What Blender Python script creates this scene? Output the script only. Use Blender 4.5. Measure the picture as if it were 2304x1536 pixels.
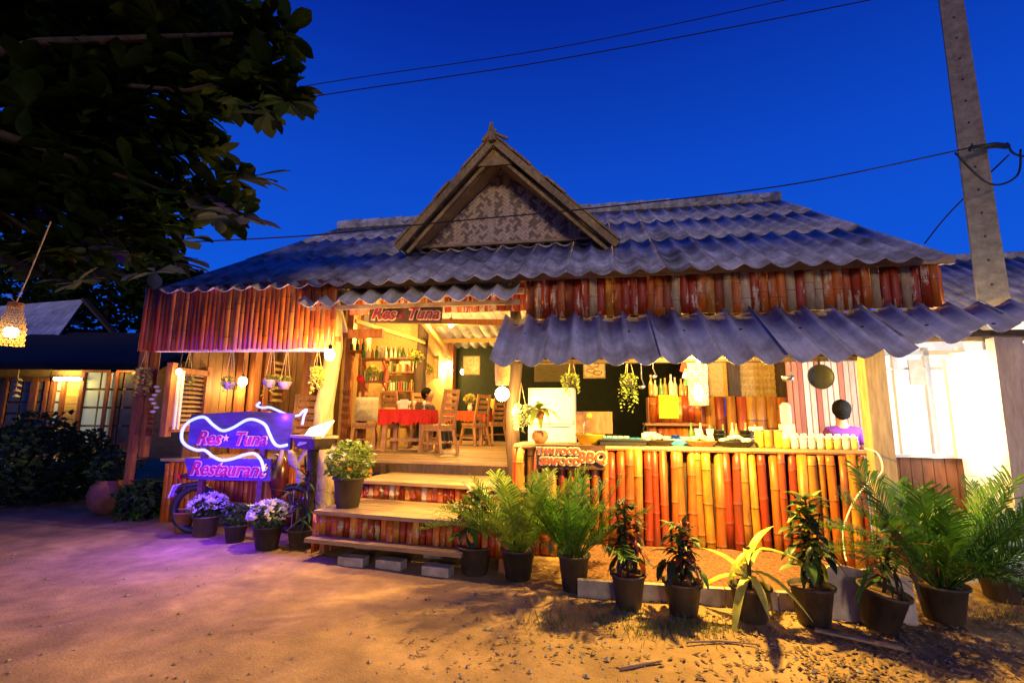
import bpy, math, random
from math import sin, cos, pi, radians, sqrt, atan2, tan
from mathutils import Vector, Matrix, Euler, noise
random.seed(7)
for o in list(bpy.data.objects): bpy.data.objects.remove(o)
scene = bpy.context.scene
col = scene.collection
# ------------------------------------------------------------------ camera, sky, sun, exposure
H = 1.5; PITCH = radians(8.8); ROLL = radians(0.5); FPX = 1088.0
cam_data = bpy.data.cameras.new('camera'); cam = bpy.data.objects.new('camera', cam_data); col.objects.link(cam)
cam_data.sensor_width = 36; cam_data.lens = FPX / 2304 * 36; cam_data.clip_start = .05; cam_data.clip_end = 2000
RC = Matrix.Rotation(pi / 2 + PITCH, 3, 'X') @ Matrix.Rotation(ROLL, 3, 'Z')
cam.matrix_world = Matrix.Translation((0, 0, H)) @ RC.to_4x4()
scene.camera = cam
SUN_EL, SUN_AZ = radians(9), radians(176)      # weak warm light from behind the camera, to the right
w = bpy.data.worlds.new('World'); scene.world = w; w.use_nodes = True
nt = w.node_tree; nt.nodes.clear()
out = nt.nodes.new('ShaderNodeOutputWorld'); bg = nt.nodes.new('ShaderNodeBackground')
sky = nt.nodes.new('ShaderNodeTexSky'); sky.sky_type = 'NISHITA'; sky.sun_disc = False
sky.sun_elevation = radians(-4); sky.sun_rotation = SUN_AZ
tc = nt.nodes.new('ShaderNodeTexCoord'); sx = nt.nodes.new('ShaderNodeSeparateXYZ'); rp = nt.nodes.new('ShaderNodeValToRGB')
nt.links.new(tc.outputs['Generated'], sx.inputs[0]); nt.links.new(sx.outputs['Z'], rp.inputs[0])
els = rp.color_ramp.elements
els[0].position = 0.0; els[0].color = (.004, .10, .72, 1); els[1].position = 1.0; els[1].color = (.0005, .005, .10, 1)
for p, c in ((.25, (.004, .092, .70, 1)), (.44, (.003, .066, .58, 1)), (.68, (.0012, .022, .33, 1))):
    e = els.new(p); e.color = c
mix = nt.nodes.new('ShaderNodeMixRGB'); mix.blend_type = 'ADD'; mix.inputs[0].default_value = .05
nt.links.new(rp.outputs[0], mix.inputs[1]); nt.links.new(sky.outputs[0], mix.inputs[2])
nt.links.new(mix.outputs[0], bg.inputs['Color']); bg.inputs['Strength'].default_value = 1.0
nt.links.new(bg.outputs[0], out.inputs[0])
sd = bpy.data.lights.new('sun', 'SUN'); so = bpy.data.objects.new('sun', sd); col.objects.link(so)
sd.energy = .95; sd.angle = radians(12); sd.color = (1, .70, .40)
dirv = Vector((sin(SUN_AZ) * cos(SUN_EL), cos(SUN_AZ) * cos(SUN_EL), sin(SUN_EL)))
so.rotation_euler = dirv.to_track_quat('Z', 'Y').to_euler()
vs = scene.view_settings; vs.view_transform = 'Standard'; vs.look = 'None'; vs.exposure = 0; vs.gamma = 1
scene.render.engine = 'CYCLES'
cy = scene.cycles; cy.use_denoising = True; cy.max_bounces = 5; cy.diffuse_bounces = 3; cy.glossy_bounces = 2
cy.transparent_max_bounces = 8; cy.sample_clamp_indirect = 4; cy.caustics_reflective = False; cy.caustics_refractive = False
# ------------------------------------------------------------------ frames
A = radians(10)                                  # the house front is turned by ten degrees
def ray(px, py): return RC @ Vector(((px - 1152) / FPX, (768 - py) / FPX, -1))
def loc(wv): return Vector((wv[0] * cos(A) - wv[1] * sin(A), wv[0] * sin(A) + wv[1] * cos(A), wv[2]))
def L(s, d, z=0): return Vector((s * cos(A) + d * sin(A), -s * sin(A) + d * cos(A), z))
def atd(px, py, d):
    r = loc(ray(px, py)); t = d / r[1]; v = r * t; v.z += H; return v
def atz(px, py, z=0):
    r = ray(px, py); v = r * ((z - H) / r[2]); v.z = z; return v
def lz(px, py, z=0): return loc(atz(px, py, z))
def ats(px, py, s):
    r = loc(ray(px, py)); v = r * (s / r[0]); v.z += H; return v
def aty(px, py, Y):
    r = ray(px, py); v = r * (Y / r[1]); v.z += H; return v
# ------------------------------------------------------------------ mesh helpers
class MB:
    def __init__(s): s.v = []; s.f = []; s.mi = []; s.m = 0
    def add(s, vs, fs):
        b = len(s.v); s.v += [tuple(x) for x in vs]; s.f += [tuple(i + b for i in f) for f in fs]; s.mi += [s.m] * len(fs); return s
    def box(s, c, sz, R=None):
        x, y, z = sz[0] / 2, sz[1] / 2, sz[2] / 2
        vs = [Vector((a * x, b * y, e * z)) for e in (-1, 1) for b in (-1, 1) for a in (-1, 1)]
        if R is not None: vs = [R @ q for q in vs]
        c = Vector(c)
        return s.add([q + c for q in vs], [(0, 2, 3, 1), (4, 5, 7, 6), (0, 1, 5, 4), (2, 6, 7, 3), (0, 4, 6, 2), (1, 3, 7, 5)])
    def bar(s, p, q, wd, th, up=(0, 0, 1)):
        p = Vector(p); q = Vector(q); y = (q - p); l = y.length; y.normalize(); u = Vector(up)
        if abs(y.dot(u)) > .98: u = Vector((0, 1, 0))
        x = y.cross(u).normalized(); z = x.cross(y)
        return s.box((p + q) / 2, (wd, l, th), Matrix((x, y, z)).transposed())
    def tube(s, pts, r, n=8, cap=True):
        pts = [Vector(p) for p in pts]; k = len(pts); rs = r if isinstance(r, (list, tuple)) else [r] * k
        vs = []; ref = None
        for i, p in enumerate(pts):
            t = (pts[min(i + 1, k - 1)] - pts[max(i - 1, 0)]).normalized()
            if ref is None:
                ref = t.orthogonal().normalized()
            x = (ref - t * ref.dot(t)); x = x.normalized() if x.length > 1e-5 else t.orthogonal().normalized(); ref = x; y = t.cross(x)
            vs += [p + (x * cos(2 * pi * j / n) + y * sin(2 * pi * j / n)) * rs[i] for j in range(n)]
        fs = [(i * n + j, i * n + (j + 1) % n, (i + 1) * n + (j + 1) % n, (i + 1) * n + j) for i in range(k - 1) for j in range(n)]
        if cap: fs += [tuple(range(n - 1, -1, -1)), tuple((k - 1) * n + j for j in range(n))]
        return s.add(vs, fs)
    def lathe(s, prof, n=16, c=(0, 0, 0), sc=(1, 1)):
        vs = [(c[0] + r * cos(2 * pi * j / n) * sc[0], c[1] + r * sin(2 * pi * j / n) * sc[1], c[2] + z) for r, z in prof for j in range(n)]
        k = len(prof)
        fs = [(i * n + j, i * n + (j + 1) % n, (i + 1) * n + (j + 1) % n, (i + 1) * n + j) for i in range(k - 1) for j in range(n)]
        if prof[0][0] > 1e-4: fs.append(tuple(range(n - 1, -1, -1)))
        if prof[-1][0] > 1e-4: fs.append(tuple((k - 1) * n + j for j in range(n)))
        return s.add(vs, fs)
    def ball(s, c, r, n=10, sz=(1, 1, 1), jit=0):
        b = len(s.v); m = n // 2
        vs = []
        for i in range(m + 1):
            a = -pi / 2 + pi * i / m
            for j in range(n):
                q = 1 + random.uniform(-jit, jit)
                vs.append((c[0] + r * sz[0] * q * cos(a) * cos(2 * pi * j / n), c[1] + r * sz[1] * q * cos(a) * sin(2 * pi * j / n), c[2] + r * sz[2] * q * sin(a)))
        fs = [(i * n + j, i * n + (j + 1) % n, (i + 1) * n + (j + 1) % n, (i + 1) * n + j) for i in range(m) for j in range(n)]
        return s.add(vs, fs)
    def mesh(s, name, mats, smooth=False):
        me = bpy.data.meshes.new(name); me.from_pydata(s.v, [], s.f)
        for m in (mats if isinstance(mats, (list, tuple)) else [mats]): me.materials.append(m)
        me.polygons.foreach_set('material_index', s.mi)
        if smooth: me.polygons.foreach_set('use_smooth', [True] * len(s.f))
        me.update(); return me
    def build(s, name, mats, parent=None, smooth=False, **k):
        return put(name, s.mesh(name, mats, smooth), parent, **k)
def put(name, me, parent=None, at=None, rot=None, scale=None, label=None, cat=None, group=None, kind=None):
    o = bpy.data.objects.new(name, me); col.objects.link(o)
    if parent is not None: o.parent = parent
    if at is not None: o.location = at
    if rot is not None: o.rotation_euler = rot
    if scale is not None: o.scale = scale
    return tag(o, label, cat, group, kind)
def tag(o, label=None, cat=None, group=None, kind=None):
    if label: o['label'] = label
    if cat: o['category'] = cat
    if group: o['group'] = group
    if kind: o['kind'] = kind
    return o
def empty(name, at=(0, 0, 0), rz=0, label=None, cat=None, group=None, tilt=(0, 0)):
    o = bpy.data.objects.new(name, None); o.empty_display_size = .1; col.objects.link(o); o.location = at
    o.rotation_euler = (tilt[0], tilt[1], rz); return tag(o, label, cat, group)
def copy_tree(o, parent=None):
    c = o.copy(); col.objects.link(c); c.parent = parent
    for ch in list(o.children): copy_tree(ch, c)
    return c
def text(name, body, size, mat, parent, at, rot=(pi / 2, 0, 0), ext=.006, shear=0, off=0, align='CENTER', space=1):
    cu = bpy.data.curves.new(name, 'FONT'); cu.body = body; cu.size = size; cu.extrude = ext; cu.shear = shear; cu.offset = off
    cu.align_x = align; cu.align_y = 'CENTER'; cu.space_character = space; cu.materials.append(mat); cu.resolution_u = 3
    o = bpy.data.objects.new(name, cu); col.objects.link(o); bpy.context.view_layer.update()
    me = bpy.data.meshes.new_from_object(o.evaluated_get(bpy.context.evaluated_depsgraph_get())); bpy.data.objects.remove(o)
    return put(name, me, parent, at=at, rot=rot)
# ------------------------------------------------------------------ materials
MATS = {}
def M(name, c, c2=None, rough=.7, sc=6, st=(1, 1, 1), var=.3, bump=.15, rnd=None, metal=0, spec=.4, dirt=None, peel=None, coat=0, trans=0):
    """noise-mottled principled material; rnd = colours picked per object, peel = (colour, amount) flaking patches"""
    m = bpy.data.materials.new(name); m.use_nodes = True; n = m.node_tree; b = n.nodes['Principled BSDF']; N = n.nodes.new; K = n.links.new
    t = N('ShaderNodeTexCoord'); oi = N('ShaderNodeObjectInfo'); ad = N('ShaderNodeVectorMath'); ad.operation = 'ADD'
    cm = N('ShaderNodeCombineXYZ'); mu = N('ShaderNodeMath'); mu.operation = 'MULTIPLY'; mu.inputs[1].default_value = 37.
    K(oi.outputs['Random'], mu.inputs[0])
    for i in range(3): K(mu.outputs[0], cm.inputs[i])
    K(t.outputs['Object'], ad.inputs[0]); K(cm.outputs[0], ad.inputs[1])
    mp = N('ShaderNodeMapping'); mp.inputs['Scale'].default_value = st; K(ad.outputs[0], mp.inputs[0])
    nz = N('ShaderNodeTexNoise'); nz.inputs['Scale'].default_value = sc; nz.inputs['Detail'].default_value = 6; nz.inputs['Roughness'].default_value = .65
    K(mp.outputs[0], nz.inputs['Vector'])
    c2 = c2 or tuple(min(1, x * (1 + var)) for x in c)
    if rnd:
        rr = N('ShaderNodeValToRGB'); rr.color_ramp.interpolation = 'CONSTANT'; e = rr.color_ramp.elements
        e[0].position = 0; e[0].color = (*rnd[0], 1); e[1].position = 1 / len(rnd); e[1].color = (*rnd[1 % len(rnd)], 1)
        for i in range(2, len(rnd)): x = e.new(i / len(rnd)); x.color = (*rnd[i], 1)
        K(oi.outputs['Random'], rr.inputs[0])
        mr = N('ShaderNodeMapRange'); mr.inputs[1].default_value = .3; mr.inputs[2].default_value = .7; mr.inputs[3].default_value = 1 - var; mr.inputs[4].default_value = 1 + var
        K(nz.outputs[0], mr.inputs[0]); mx = N('ShaderNodeVectorMath'); mx.operation = 'SCALE'; K(rr.outputs[0], mx.inputs[0]); K(mr.outputs[0], mx.inputs['Scale'])
        cur = mx.outputs[0]
    else:
        rr = N('ShaderNodeValToRGB'); e = rr.color_ramp.elements
        e[0].position = .32; e[0].color = (*[x * (1 - var) for x in c], 1); e[1].position = .68; e[1].color = (*c2, 1)
        K(nz.outputs[0], rr.inputs[0]); cur = rr.outputs[0]
    for patch, pscale, pst in ((dirt, 2.2, (1, 1, .6)), (peel, 4.0, (2.6, 2.6, .3))):
        if not patch: continue
        n2 = N('ShaderNodeTexNoise'); n2.inputs['Scale'].default_value = pscale; n2.inputs['Detail'].default_value = 5; n2.inputs['Roughness'].default_value = .7
        m2 = N('ShaderNodeMapping'); m2.inputs['Scale'].default_value = pst; m2.inputs['Location'].default_value = (9, 4, 2); K(ad.outputs[0], m2.inputs[0]); K(m2.outputs[0], n2.inputs['Vector'])
        r2 = N('ShaderNodeValToRGB'); e = r2.color_ramp.elements; th = 1 - patch[1]
        e[0].position = max(0, th - (.02 if patch is peel else .16)); e[0].color = (0, 0, 0, 1); e[1].position = min(1, th + (.02 if patch is peel else .16)); e[1].color = (1, 1, 1, 1)
        K(n2.outputs[0], r2.inputs[0]); mx = N('ShaderNodeMixRGB'); K(r2.outputs[0], mx.inputs[0]); K(cur, mx.inputs[1]); mx.inputs[2].default_value = (*patch[0], 1); cur = mx.outputs[0]
    K(cur, b.inputs['Base Color'])
    b.inputs['Roughness'].default_value = rough; b.inputs['Metallic'].default_value = metal; b.inputs['Specular IOR Level'].default_value = spec
    if coat: b.inputs['Coat Weight'].default_value = coat; b.inputs['Coat Roughness'].default_value = .25
    if trans:
        b.inputs['Subsurface Weight'].default_value = 0
        tr = N('ShaderNodeBsdfTranslucent'); K(cur, tr.inputs['Color']); ms = N('ShaderNodeMixShader'); ms.inputs[0].default_value = trans
        o_ = n.nodes['Material Output']; K(b.outputs[0], ms.inputs[1]); K(tr.outputs[0], ms.inputs[2]); K(ms.outputs[0], o_.inputs[0])
    if bump:
        bp = N('ShaderNodeBump'); bp.inputs['Strength'].default_value = bump; bp.inputs['Distance'].default_value = .02; K(nz.outputs[0], bp.inputs['Height']); K(bp.outputs[0], b.inputs['Normal'])
    return m
def EM(name, c, s):
    m = bpy.data.materials.new(name); m.use_nodes = True; b = m.node_tree.nodes['Principled BSDF']
    b.inputs['Base Color'].default_value = (*c, 1); b.inputs['Emission Color'].default_value = (*c, 1); b.inputs['Emission Strength'].default_value = s; return m
RED, ORG, OCH, BRN = (.30, .034, .009), (.47, .125, .014), (.50, .215, .03), (.22, .055, .016)
PALE = (.55, .47, .33)
m_cane = M('varnished_bamboo', ORG, rough=.42, sc=7, st=(4, 4, .5), var=.38, rnd=[ORG, RED, OCH, RED, ORG, (.56, .24, .022), (.40, .065, .009), OCH], spec=.5, bump=.2, coat=.08, dirt=((.12, .04, .012), .42))
m_slat = M('weathered_bamboo', ORG, rough=.5, sc=6, st=(3, 3, .5), var=.3, rnd=[RED, ORG, BRN, RED, ORG, OCH, RED, (.40, .10, .02), (.42, .33, .2)], peel=(PALE, .41), bump=.12)
m_slatL = M('stained_bamboo', ORG, rough=.4, sc=6, st=(3, 3, .4), var=.3, rnd=[(.34, .06, .014), ORG, (.28, .05, .012), (.40, .09, .015), ORG, (.46, .17, .03)], bump=.1, dirt=((.18, .04, .012), .36))
m_riser = M('stair_bamboo', ORG, rough=.5, sc=7, st=(3, 3, .7), var=.3, rnd=[RED, ORG, OCH, (.36, .07, .02), PALE, RED, ORG], peel=((.5, .38, .2), .42), bump=.12)
m_sheet = M('fibre_cement', (.44, .45, .46), (.70, .71, .73), rough=.85, sc=3.5, st=(3, .45, 1), var=.35, dirt=((.09, .085, .08), .46), bump=.2)
m_sheet2 = M('clean_fibre_cement', (.50, .51, .52), (.72, .73, .75), rough=.85, sc=3.2, st=(4, .3, 1), var=.3, dirt=((.20, .19, .18), .42), bump=.15)
m_wood = M('grey_wood', (.34, .23, .13), (.48, .35, .21), rough=.75, sc=4, st=(1, 6, 6), var=.35, bump=.3)
m_deck = M('deck_wood', (.36, .25, .14), (.50, .37, .22), rough=.6, sc=4, st=(.8, 9, 9), var=.35, bump=.25, rnd=[(.33, .22, .12), (.38, .27, .15), (.27, .18, .10), (.35, .24, .12)])
m_woodv = M('upright_grey_wood', (.34, .24, .13), (.46, .34, .20), rough=.75, sc=4, st=(6, 6, .7), var=.35, bump=.3)
m_brown = M('red_brown_wood', (.22, .075, .03), (.32, .12, .05), rough=.55, sc=5, st=(5, 5, .8), var=.3, bump=.2)
m_dark = M('dark_wood', (.045, .028, .018), (.075, .045, .03), rough=.7, sc=5, st=(5, 5, 1), var=.3, bump=.25)
m_chair = M('chair_wood', (.34, .17, .07), (.46, .25, .11), rough=.5, sc=5, st=(4, 4, 1), var=.3, bump=.15)
m_barge = M('barge_board', (.36, .25, .09), (.50, .36, .14), rough=.85, sc=4, st=(4, 1, 4), var=.4, bump=.4, dirt=((.10, .08, .05), .4))
m_yel = M('lit_mat_panel', (.50, .33, .11), (.60, .42, .17), rough=.75, sc=30, st=(1, 1, 1), var=.25, bump=.35)
m_weaveA = M('palm_strip_pale', (.60, .46, .34), (.72, .58, .45), rough=.85, sc=14, var=.3)
m_weaveB = M('palm_strip_dark', (.24, .18, .14), (.33, .25, .2), rough=.85, sc=14, var=.3)
m_trunk = M('post_bark', (.40, .30, .17), (.52, .42, .26), rough=.85, sc=6, st=(2, 2, .6), var=.4, bump=.6)
m_bark = M('tree_bark', (.032, .022, .015), (.055, .038, .026), rough=.9, sc=9, st=(2, 2, .7), var=.4, bump=.7)
m_node = M('bamboo_node', (.10, .035, .012), (.2, .08, .03), rough=.6, sc=12, var=.4, bump=.2)
m_pot = M('black_plastic', (.02, .02, .02), (.04, .036, .03), rough=.6, sc=8, var=.4, bump=.1, dirt=((.13, .10, .07), .42))
m_soil = M('potting_soil', (.10, .055, .03), (.22, .13, .07), rough=.95, sc=40, var=.5, bump=1)
m_terra = M('terracotta', (.36, .14, .07), (.46, .20, .10), rough=.8, sc=6, var=.3)
m_conc = M('concrete', (.36, .33, .28), (.48, .44, .37), rough=.9, sc=9, var=.3, bump=.4, dirt=((.2, .18, .15), .38))
m_white = M('white_paint', (.72, .71, .67), (.82, .81, .78), rough=.6, sc=5, var=.12, bump=.08, dirt=((.55, .5, .42), .3))
m_enam = M('white_enamel', (.78, .78, .76), rough=.3, sc=5, var=.06, bump=0)
m_steel = M('steel', (.55, .55, .56), rough=.3, metal=1, sc=9, var=.15, bump=.05)
m_black = M('cast_iron', (.02, .02, .018), rough=.5, sc=9, var=.3, bump=.1)
m_rope = M('jute_rope', (.42, .32, .18), rough=.9, sc=30, var=.4)
m_glass = bpy.data.materials.new('glass'); m_glass.use_nodes = True
_b = m_glass.node_tree.nodes['Principled BSDF']; _b.inputs['Base Color'].default_value = (.9, .95, .92, 1); _b.inputs['Roughness'].default_value = .08; _b.inputs['Alpha'].default_value = .35
def leafmat(name, c, c2=None, rough=.42, var=.35, tr=.25, rnd=None, sc=9, spec=.3): return M(name, c, c2, rough=rough, sc=sc, var=var, bump=.08, trans=tr, rnd=rnd, spec=spec)
m_palm = leafmat('palm_leaf', (.03, .11, .012), (.08, .22, .025))
m_leaf = leafmat('green_leaf', (.03, .08, .016), (.06, .14, .026))
m_bush = leafmat('pale_bush_leaf', (.14, .24, .04), (.26, .36, .07))
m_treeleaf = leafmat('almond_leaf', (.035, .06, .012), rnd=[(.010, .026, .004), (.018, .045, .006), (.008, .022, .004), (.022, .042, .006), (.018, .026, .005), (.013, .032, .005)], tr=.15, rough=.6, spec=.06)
m_crot = leafmat('croton_leaf', (.1, .1, .02), rnd=[(.03, .06, .02), (.16, .02, .02), (.03, .035, .02), (.05, .13, .02), (.20, .05, .02), (.025, .02, .02)])
m_crotg = leafmat('croton_green', (.1, .1, .02), rnd=[(.05, .11, .02), (.10, .20, .025), (.03, .06, .02), (.22, .28, .04), (.025, .035, .02)])
m_dra = leafmat('striped_dracaena', (.42, .48, .06), (.58, .58, .12), var=.3)
m_yflow = M('yellow_petal', (.62, .52, .08), (.75, .68, .2), rough=.6, sc=12, var=.2, bump=0, trans=.3)
m_wflow = M('white_petal', (.70, .66, .66), (.8, .78, .8), rough=.6, sc=12, var=.15, bump=0, trans=.3)
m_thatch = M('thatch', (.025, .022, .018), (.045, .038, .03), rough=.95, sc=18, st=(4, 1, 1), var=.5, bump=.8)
m_skin = M('skin', (.34, .17, .10), rough=.5, sc=6, var=.1, bump=0)
m_hair = M('hair', (.005, .004, .004), rough=.9, sc=30, var=.4, bump=.6, spec=.1)
# ------------------------------------------------------------------ ground
def fbm(x, y, s=1): return noise.fractal(Vector((x * s, y * s, 3.1)), 1.0, 2.0, 4)
def gh(x, y):
    a = max(0, min(1, (9 - abs(y - 4)) / 6)) * max(0, min(1, (12 - abs(x)) / 4))
    return (.028 * fbm(x, y, .5) + .016 * fbm(x, y, 2.3) + .007 * fbm(x, y, 8)) * a - .012
def axis(lo, hi, flo, fhi, st):
    v = []; x = flo
    while x <= fhi: v.append(x); x += st
    q, g = flo, st
    while q > lo: g *= 1.35; q -= g; v.insert(0, q)
    q, g = v[-1], st
    while q < hi: g *= 1.35; q += g; v.append(q)
    return v
gx = axis(-500, 500, -7, 5.5, .075); gy = axis(-300, 800, 1.2, 7.5, .075)
g = MB(); nx = len(gx)
g.v = [(x, y, gh(x, y)) for y in gy for x in gx]
g.f = [(j * nx + i, j * nx + i + 1, (j + 1) * nx + i + 1, (j + 1) * nx + i) for j in range(len(gy) - 1) for i in range(nx - 1)]; g.mi = [0] * len(g.f)
m_sand = M('sandy_earth', (.36, .23, .095), (.50, .33, .145), rough=.95, sc=2.2, var=.32, bump=.35, dirt=((.21, .135, .06), .45))
n_ = m_sand.node_tree; bs = n_.nodes['Principled BSDF']                      # fine grit on top of the broad mottling
t_ = n_.nodes.new('ShaderNodeTexCoord'); z1 = n_.nodes.new('ShaderNodeTexNoise'); z1.inputs['Scale'].default_value = 55; z1.inputs['Detail'].default_value = 4
n_.links.new(t_.outputs['Object'], z1.inputs['Vector']); b1 = n_.nodes.new('ShaderNodeBump'); b1.inputs['Strength'].default_value = .55; b1.inputs['Distance'].default_value = .012
n_.links.new(z1.outputs[0], b1.inputs['Height']); n_.links.new(bs.inputs['Normal'].links[0].from_socket, b1.inputs['Normal']); n_.links.new(b1.outputs[0], bs.inputs['Normal'])
g.build('ground', m_sand, smooth=True, kind='structure')
# ------------------------------------------------------------------ shared pieces
def corrugated(n, ln, pitch=.27, amp=.07, th=.009, seg=8, rd=.022):
    mb = MB(); k = n * seg + 1
    def prof(x): return amp * (1.02 - sqrt(sin(pi * x / pitch) ** 2 + rd))
    rows = []
    for dz in (0, -th):
        for y in (0, ln):
            rows += [(i * pitch / seg, y, prof(i * pitch / seg) + dz) for i in range(k)]
    fs = []
    for i in range(k - 1):
        fs += [(i, i + 1, k + i + 1, k + i), (2 * k + i, 3 * k + i, 3 * k + i + 1, 2 * k + i + 1), (i, 2 * k + i, 2 * k + i + 1, i + 1), (k + i, k + i + 1, 3 * k + i + 1, 3 * k + i)]
    fs += [(0, k, 3 * k, 2 * k), (k - 1, 3 * k - 1, 4 * k - 1, 2 * k - 1)]
    return mb.add(rows, fs)
def half_culm(r, node):
    mb = MB(); zs = [0]
    for q in node: zs += [q - .012, q, q + .012]
    zs.append(1); k = 7; vs = []
    for z in zs:
        b = 1.07 if z in node else 1.0
        vs += [(-r * b * cos(pi * i / (k - 1)), -r * .62 * b * sin(pi * i / (k - 1)), z) for i in range(k)]
    fs = [(i * k + j, i * k + j + 1, (i + 1) * k + j + 1, (i + 1) * k + j) for i in range(len(zs) - 1) for j in range(k - 1)]
    nmid = len(fs)
    fs += [(i * k, (i + 1) * k, (i + 1) * k + k - 1, i * k + k - 1) for i in range(len(zs) - 1)] + [tuple(range(k - 1, -1, -1)), tuple((len(zs) - 1) * k + j for j in range(k))]
    mb.add(vs, fs)
    for i in range(len(zs) - 1):
        if any(abs((zs[i] + zs[i + 1]) / 2 - (q - .006)) < .003 for q in node):
            for j in range(k - 1): mb.mi[i * (k - 1) + j] = 1
    return mb
def slat_set(name, mat, r): return [half_culm(r, nd).mesh(name, [mat, m_node], True) for nd in ([.3, .78], [.55], [.2, .62], [.42, .9], [.7])]
def slats(parent, meshes, s0, s1, d, z0, z1, pitch, jz=.01, tilt=0, zf=None):
    n = max(1, round(abs(s1 - s0) / pitch))
    for i in range(n):
        s = s0 + (s1 - s0) * (i + .5) / n
        a, b = (z0, z1) if zf is None else zf((i + .5) / n)
        put('bamboo_slat', random.choice(meshes), parent, at=(s, d + random.uniform(-.006, .006), a + random.uniform(-jz, jz)), rot=(tilt, random.uniform(-.008, .008), 0), scale=(random.uniform(.9, 1.1), 1, b - a))
sl_right = slat_set('bamboo_slat', m_slat, .05); sl_left = slat_set('bamboo_slat', m_slatL, .038); sl_stair = slat_set('bamboo_slat', m_riser, .038)
sl_cane = slat_set('bamboo_slat', m_cane, .05)
# ------------------------------------------------------------------ the restaurant
house = empty('restaurant_building', (0, 0, 0), -A, 'open-fronted bamboo restaurant with grey corrugated roof and pointed gable', 'building')
TH = atan2(2.9, 5.1); SLEN = sqrt(2.9 ** 2 + 5.1 ** 2); ROWS = 3
def rz_(d): return 3.02 + (d - 5.2) * 2.9 / 5.1
frame = MB()
for k in range(7):
    d = 5.45 + k * .78; frame.bar((-5.7, d, rz_(d) - .05), (3.6, d, rz_(d) - .05), .06, .08)
for s in (-5.4, -3.2, -.9, .8, 2.6): frame.bar((s, 5.85, rz_(5.85) - .14), (s, 10.3, rz_(10.3) - .14), .07, .12)
for s in (-5.4, -.9, 3.3): frame.bar((s, 15.2, 3.1 - .14), (s, 10.3, rz_(10.3) - .14), .07, .12)
roof = frame.build('roof_frame', m_wood, house)
rl_ = SLEN / ROWS
me_roof = [corrugated(2, rl_ + .16).mesh('roof_sheet', m_sheet, True) for _ in range(1)]
for r in range(ROWS):
    dl = 5.2 + r * 5.1 / ROWS; f = r / ROWS
    sa = -5.55 - .55 * f; sb = 3.36 + .42 * f; n = 17
    for c in range(n):
        s = sa + (sb - sa) * c / n; fan = atan2(.55 - .97 * (c + .5) / n, 5.1)
        put('roof_sheet', me_roof[0], roof, at=(s, dl, rz_(dl) + .012 + random.uniform(0, .004)), rot=(TH - .0065 + random.uniform(-.002, .002), random.uniform(-.003, .003), fan), scale=((sb - sa) / n / .54, 1, 1))
    for c in range(n):                                            # the rear slope
        s = sa + (sb - sa) * c / n
        put('roof_sheet', me_roof[0], roof, at=(s + (sb - sa) / n, 15.4 - (dl - 5.2), rz_(dl) + .02), rot=(TH - .016, 0, pi), scale=((sb - sa) / n / .54, 1, 1))
cap = MB()
for i in range(18):
    a = -6.1 + i * .55; cap.tube([(a, 10.3, 6.03), (a + .56, 10.3, 6.04)], [.13, .145], 8)
cap.build('ridge_cap', m_sheet, house)
# fascias of split bamboo
fl = MB(); fl.bar((-5.93, 5.41, 3.12), (-3.1, 5.41, 3.12), .05, .08); fl.bar((-5.93, 5.41, 2.42), (-3.1, 5.41, 2.42), .05, .06)
fl = fl.build('fascia_rail', m_brown, house)
slats(fl, sl_left, -5.93, -3.14, 5.36, 2.30, 3.16, .069)
fm = MB(); fm.bar((-3.2, 5.76, 3.1), (-.8, 5.76, 3.1), .05, .08); fm = fm.build('fascia_rail', m_brown, house)
slats(fm, sl_right, -3.15, -.84, 5.72, 2.78, 3.30, .085)
fr = MB(); fr.bar((-.8, 5.56, 3.1), (3.46, 5.56, 3.1), .05, .08); fr.bar((-.8, 5.56, 2.72), (3.46, 5.56, 2.72), .05, .08)
fr = fr.build('fascia_rail', m_brown, house)
slats(fr, sl_right, -.80, 3.47, 5.48, 2.63, 3.17, .091)
for i in range(6): put('bamboo_slat', sl_right[i % 5], fr, at=(3.5, 5.55 + i * .09, 2.63), rot=(0, 0, pi / 2), scale=(1, 1, .6))
# small porch awning
ang = atan2(.28, .42)
pa = MB().bar((-3.5, 5.62, 3.0), (-.85, 5.62, 3.0), .06, .07).bar((-3.5, 5.36, 2.80), (-.85, 5.36, 2.80), .05, .05).build('porch_awning', m_wood, house)
me_pa = corrugated(2, .56, amp=.09, rd=.01).mesh('roof_sheet', m_sheet2, True)
for c in range(5): put('roof_sheet', me_pa, pa, at=(-3.56 + c * .54, 5.22 - .01 * c, 2.79 + .008 * (c % 2)), rot=(ang, 0, random.uniform(-.01, .01)))
# kitchen awning, its far right sheets shorter
TA = atan2(.59, .85)
def awz(d): return 2.58 + (d - 5.45) * .694
ka = MB().bar((-1.0, 5.40, 2.50), (4.6, 5.40, 2.50), .06, .08).bar((-1.0, 4.85, awz(4.85) - .07), (2.4, 4.85, awz(4.85) - .07), .05, .06).bar((2.4, 5.15, awz(5.15) - .07), (4.6, 5.15, awz(5.15) - .07), .05, .06)
for s in (-.9, .3, 1.5, 2.6, 3.6): ka.bar((s, 5.4, awz(5.4) - .12), (s, 4.9 if s < 2.5 else 5.15, awz(4.9 if s < 2.5 else 5.15) - .12), .05, .06)
ka = ka.build('kitchen_awning', m_dark, house)
for c in range(11):
    s = -1.02 + c * .54 * .985; dfr = 4.58
    if s > 2.05: dfr = 4.58 + min(.62, (s - 1.95) * .36)
    me = corrugated(2, (5.47 - dfr) / cos(TA) + .02, amp=.10, rd=.008).mesh('roof_sheet', m_sheet2, True)
    put('roof_sheet', me, ka, at=(s, dfr, awz(dfr) + .014 * (c % 2)), rot=(TA, random.uniform(-.008, .008), .02))
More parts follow.
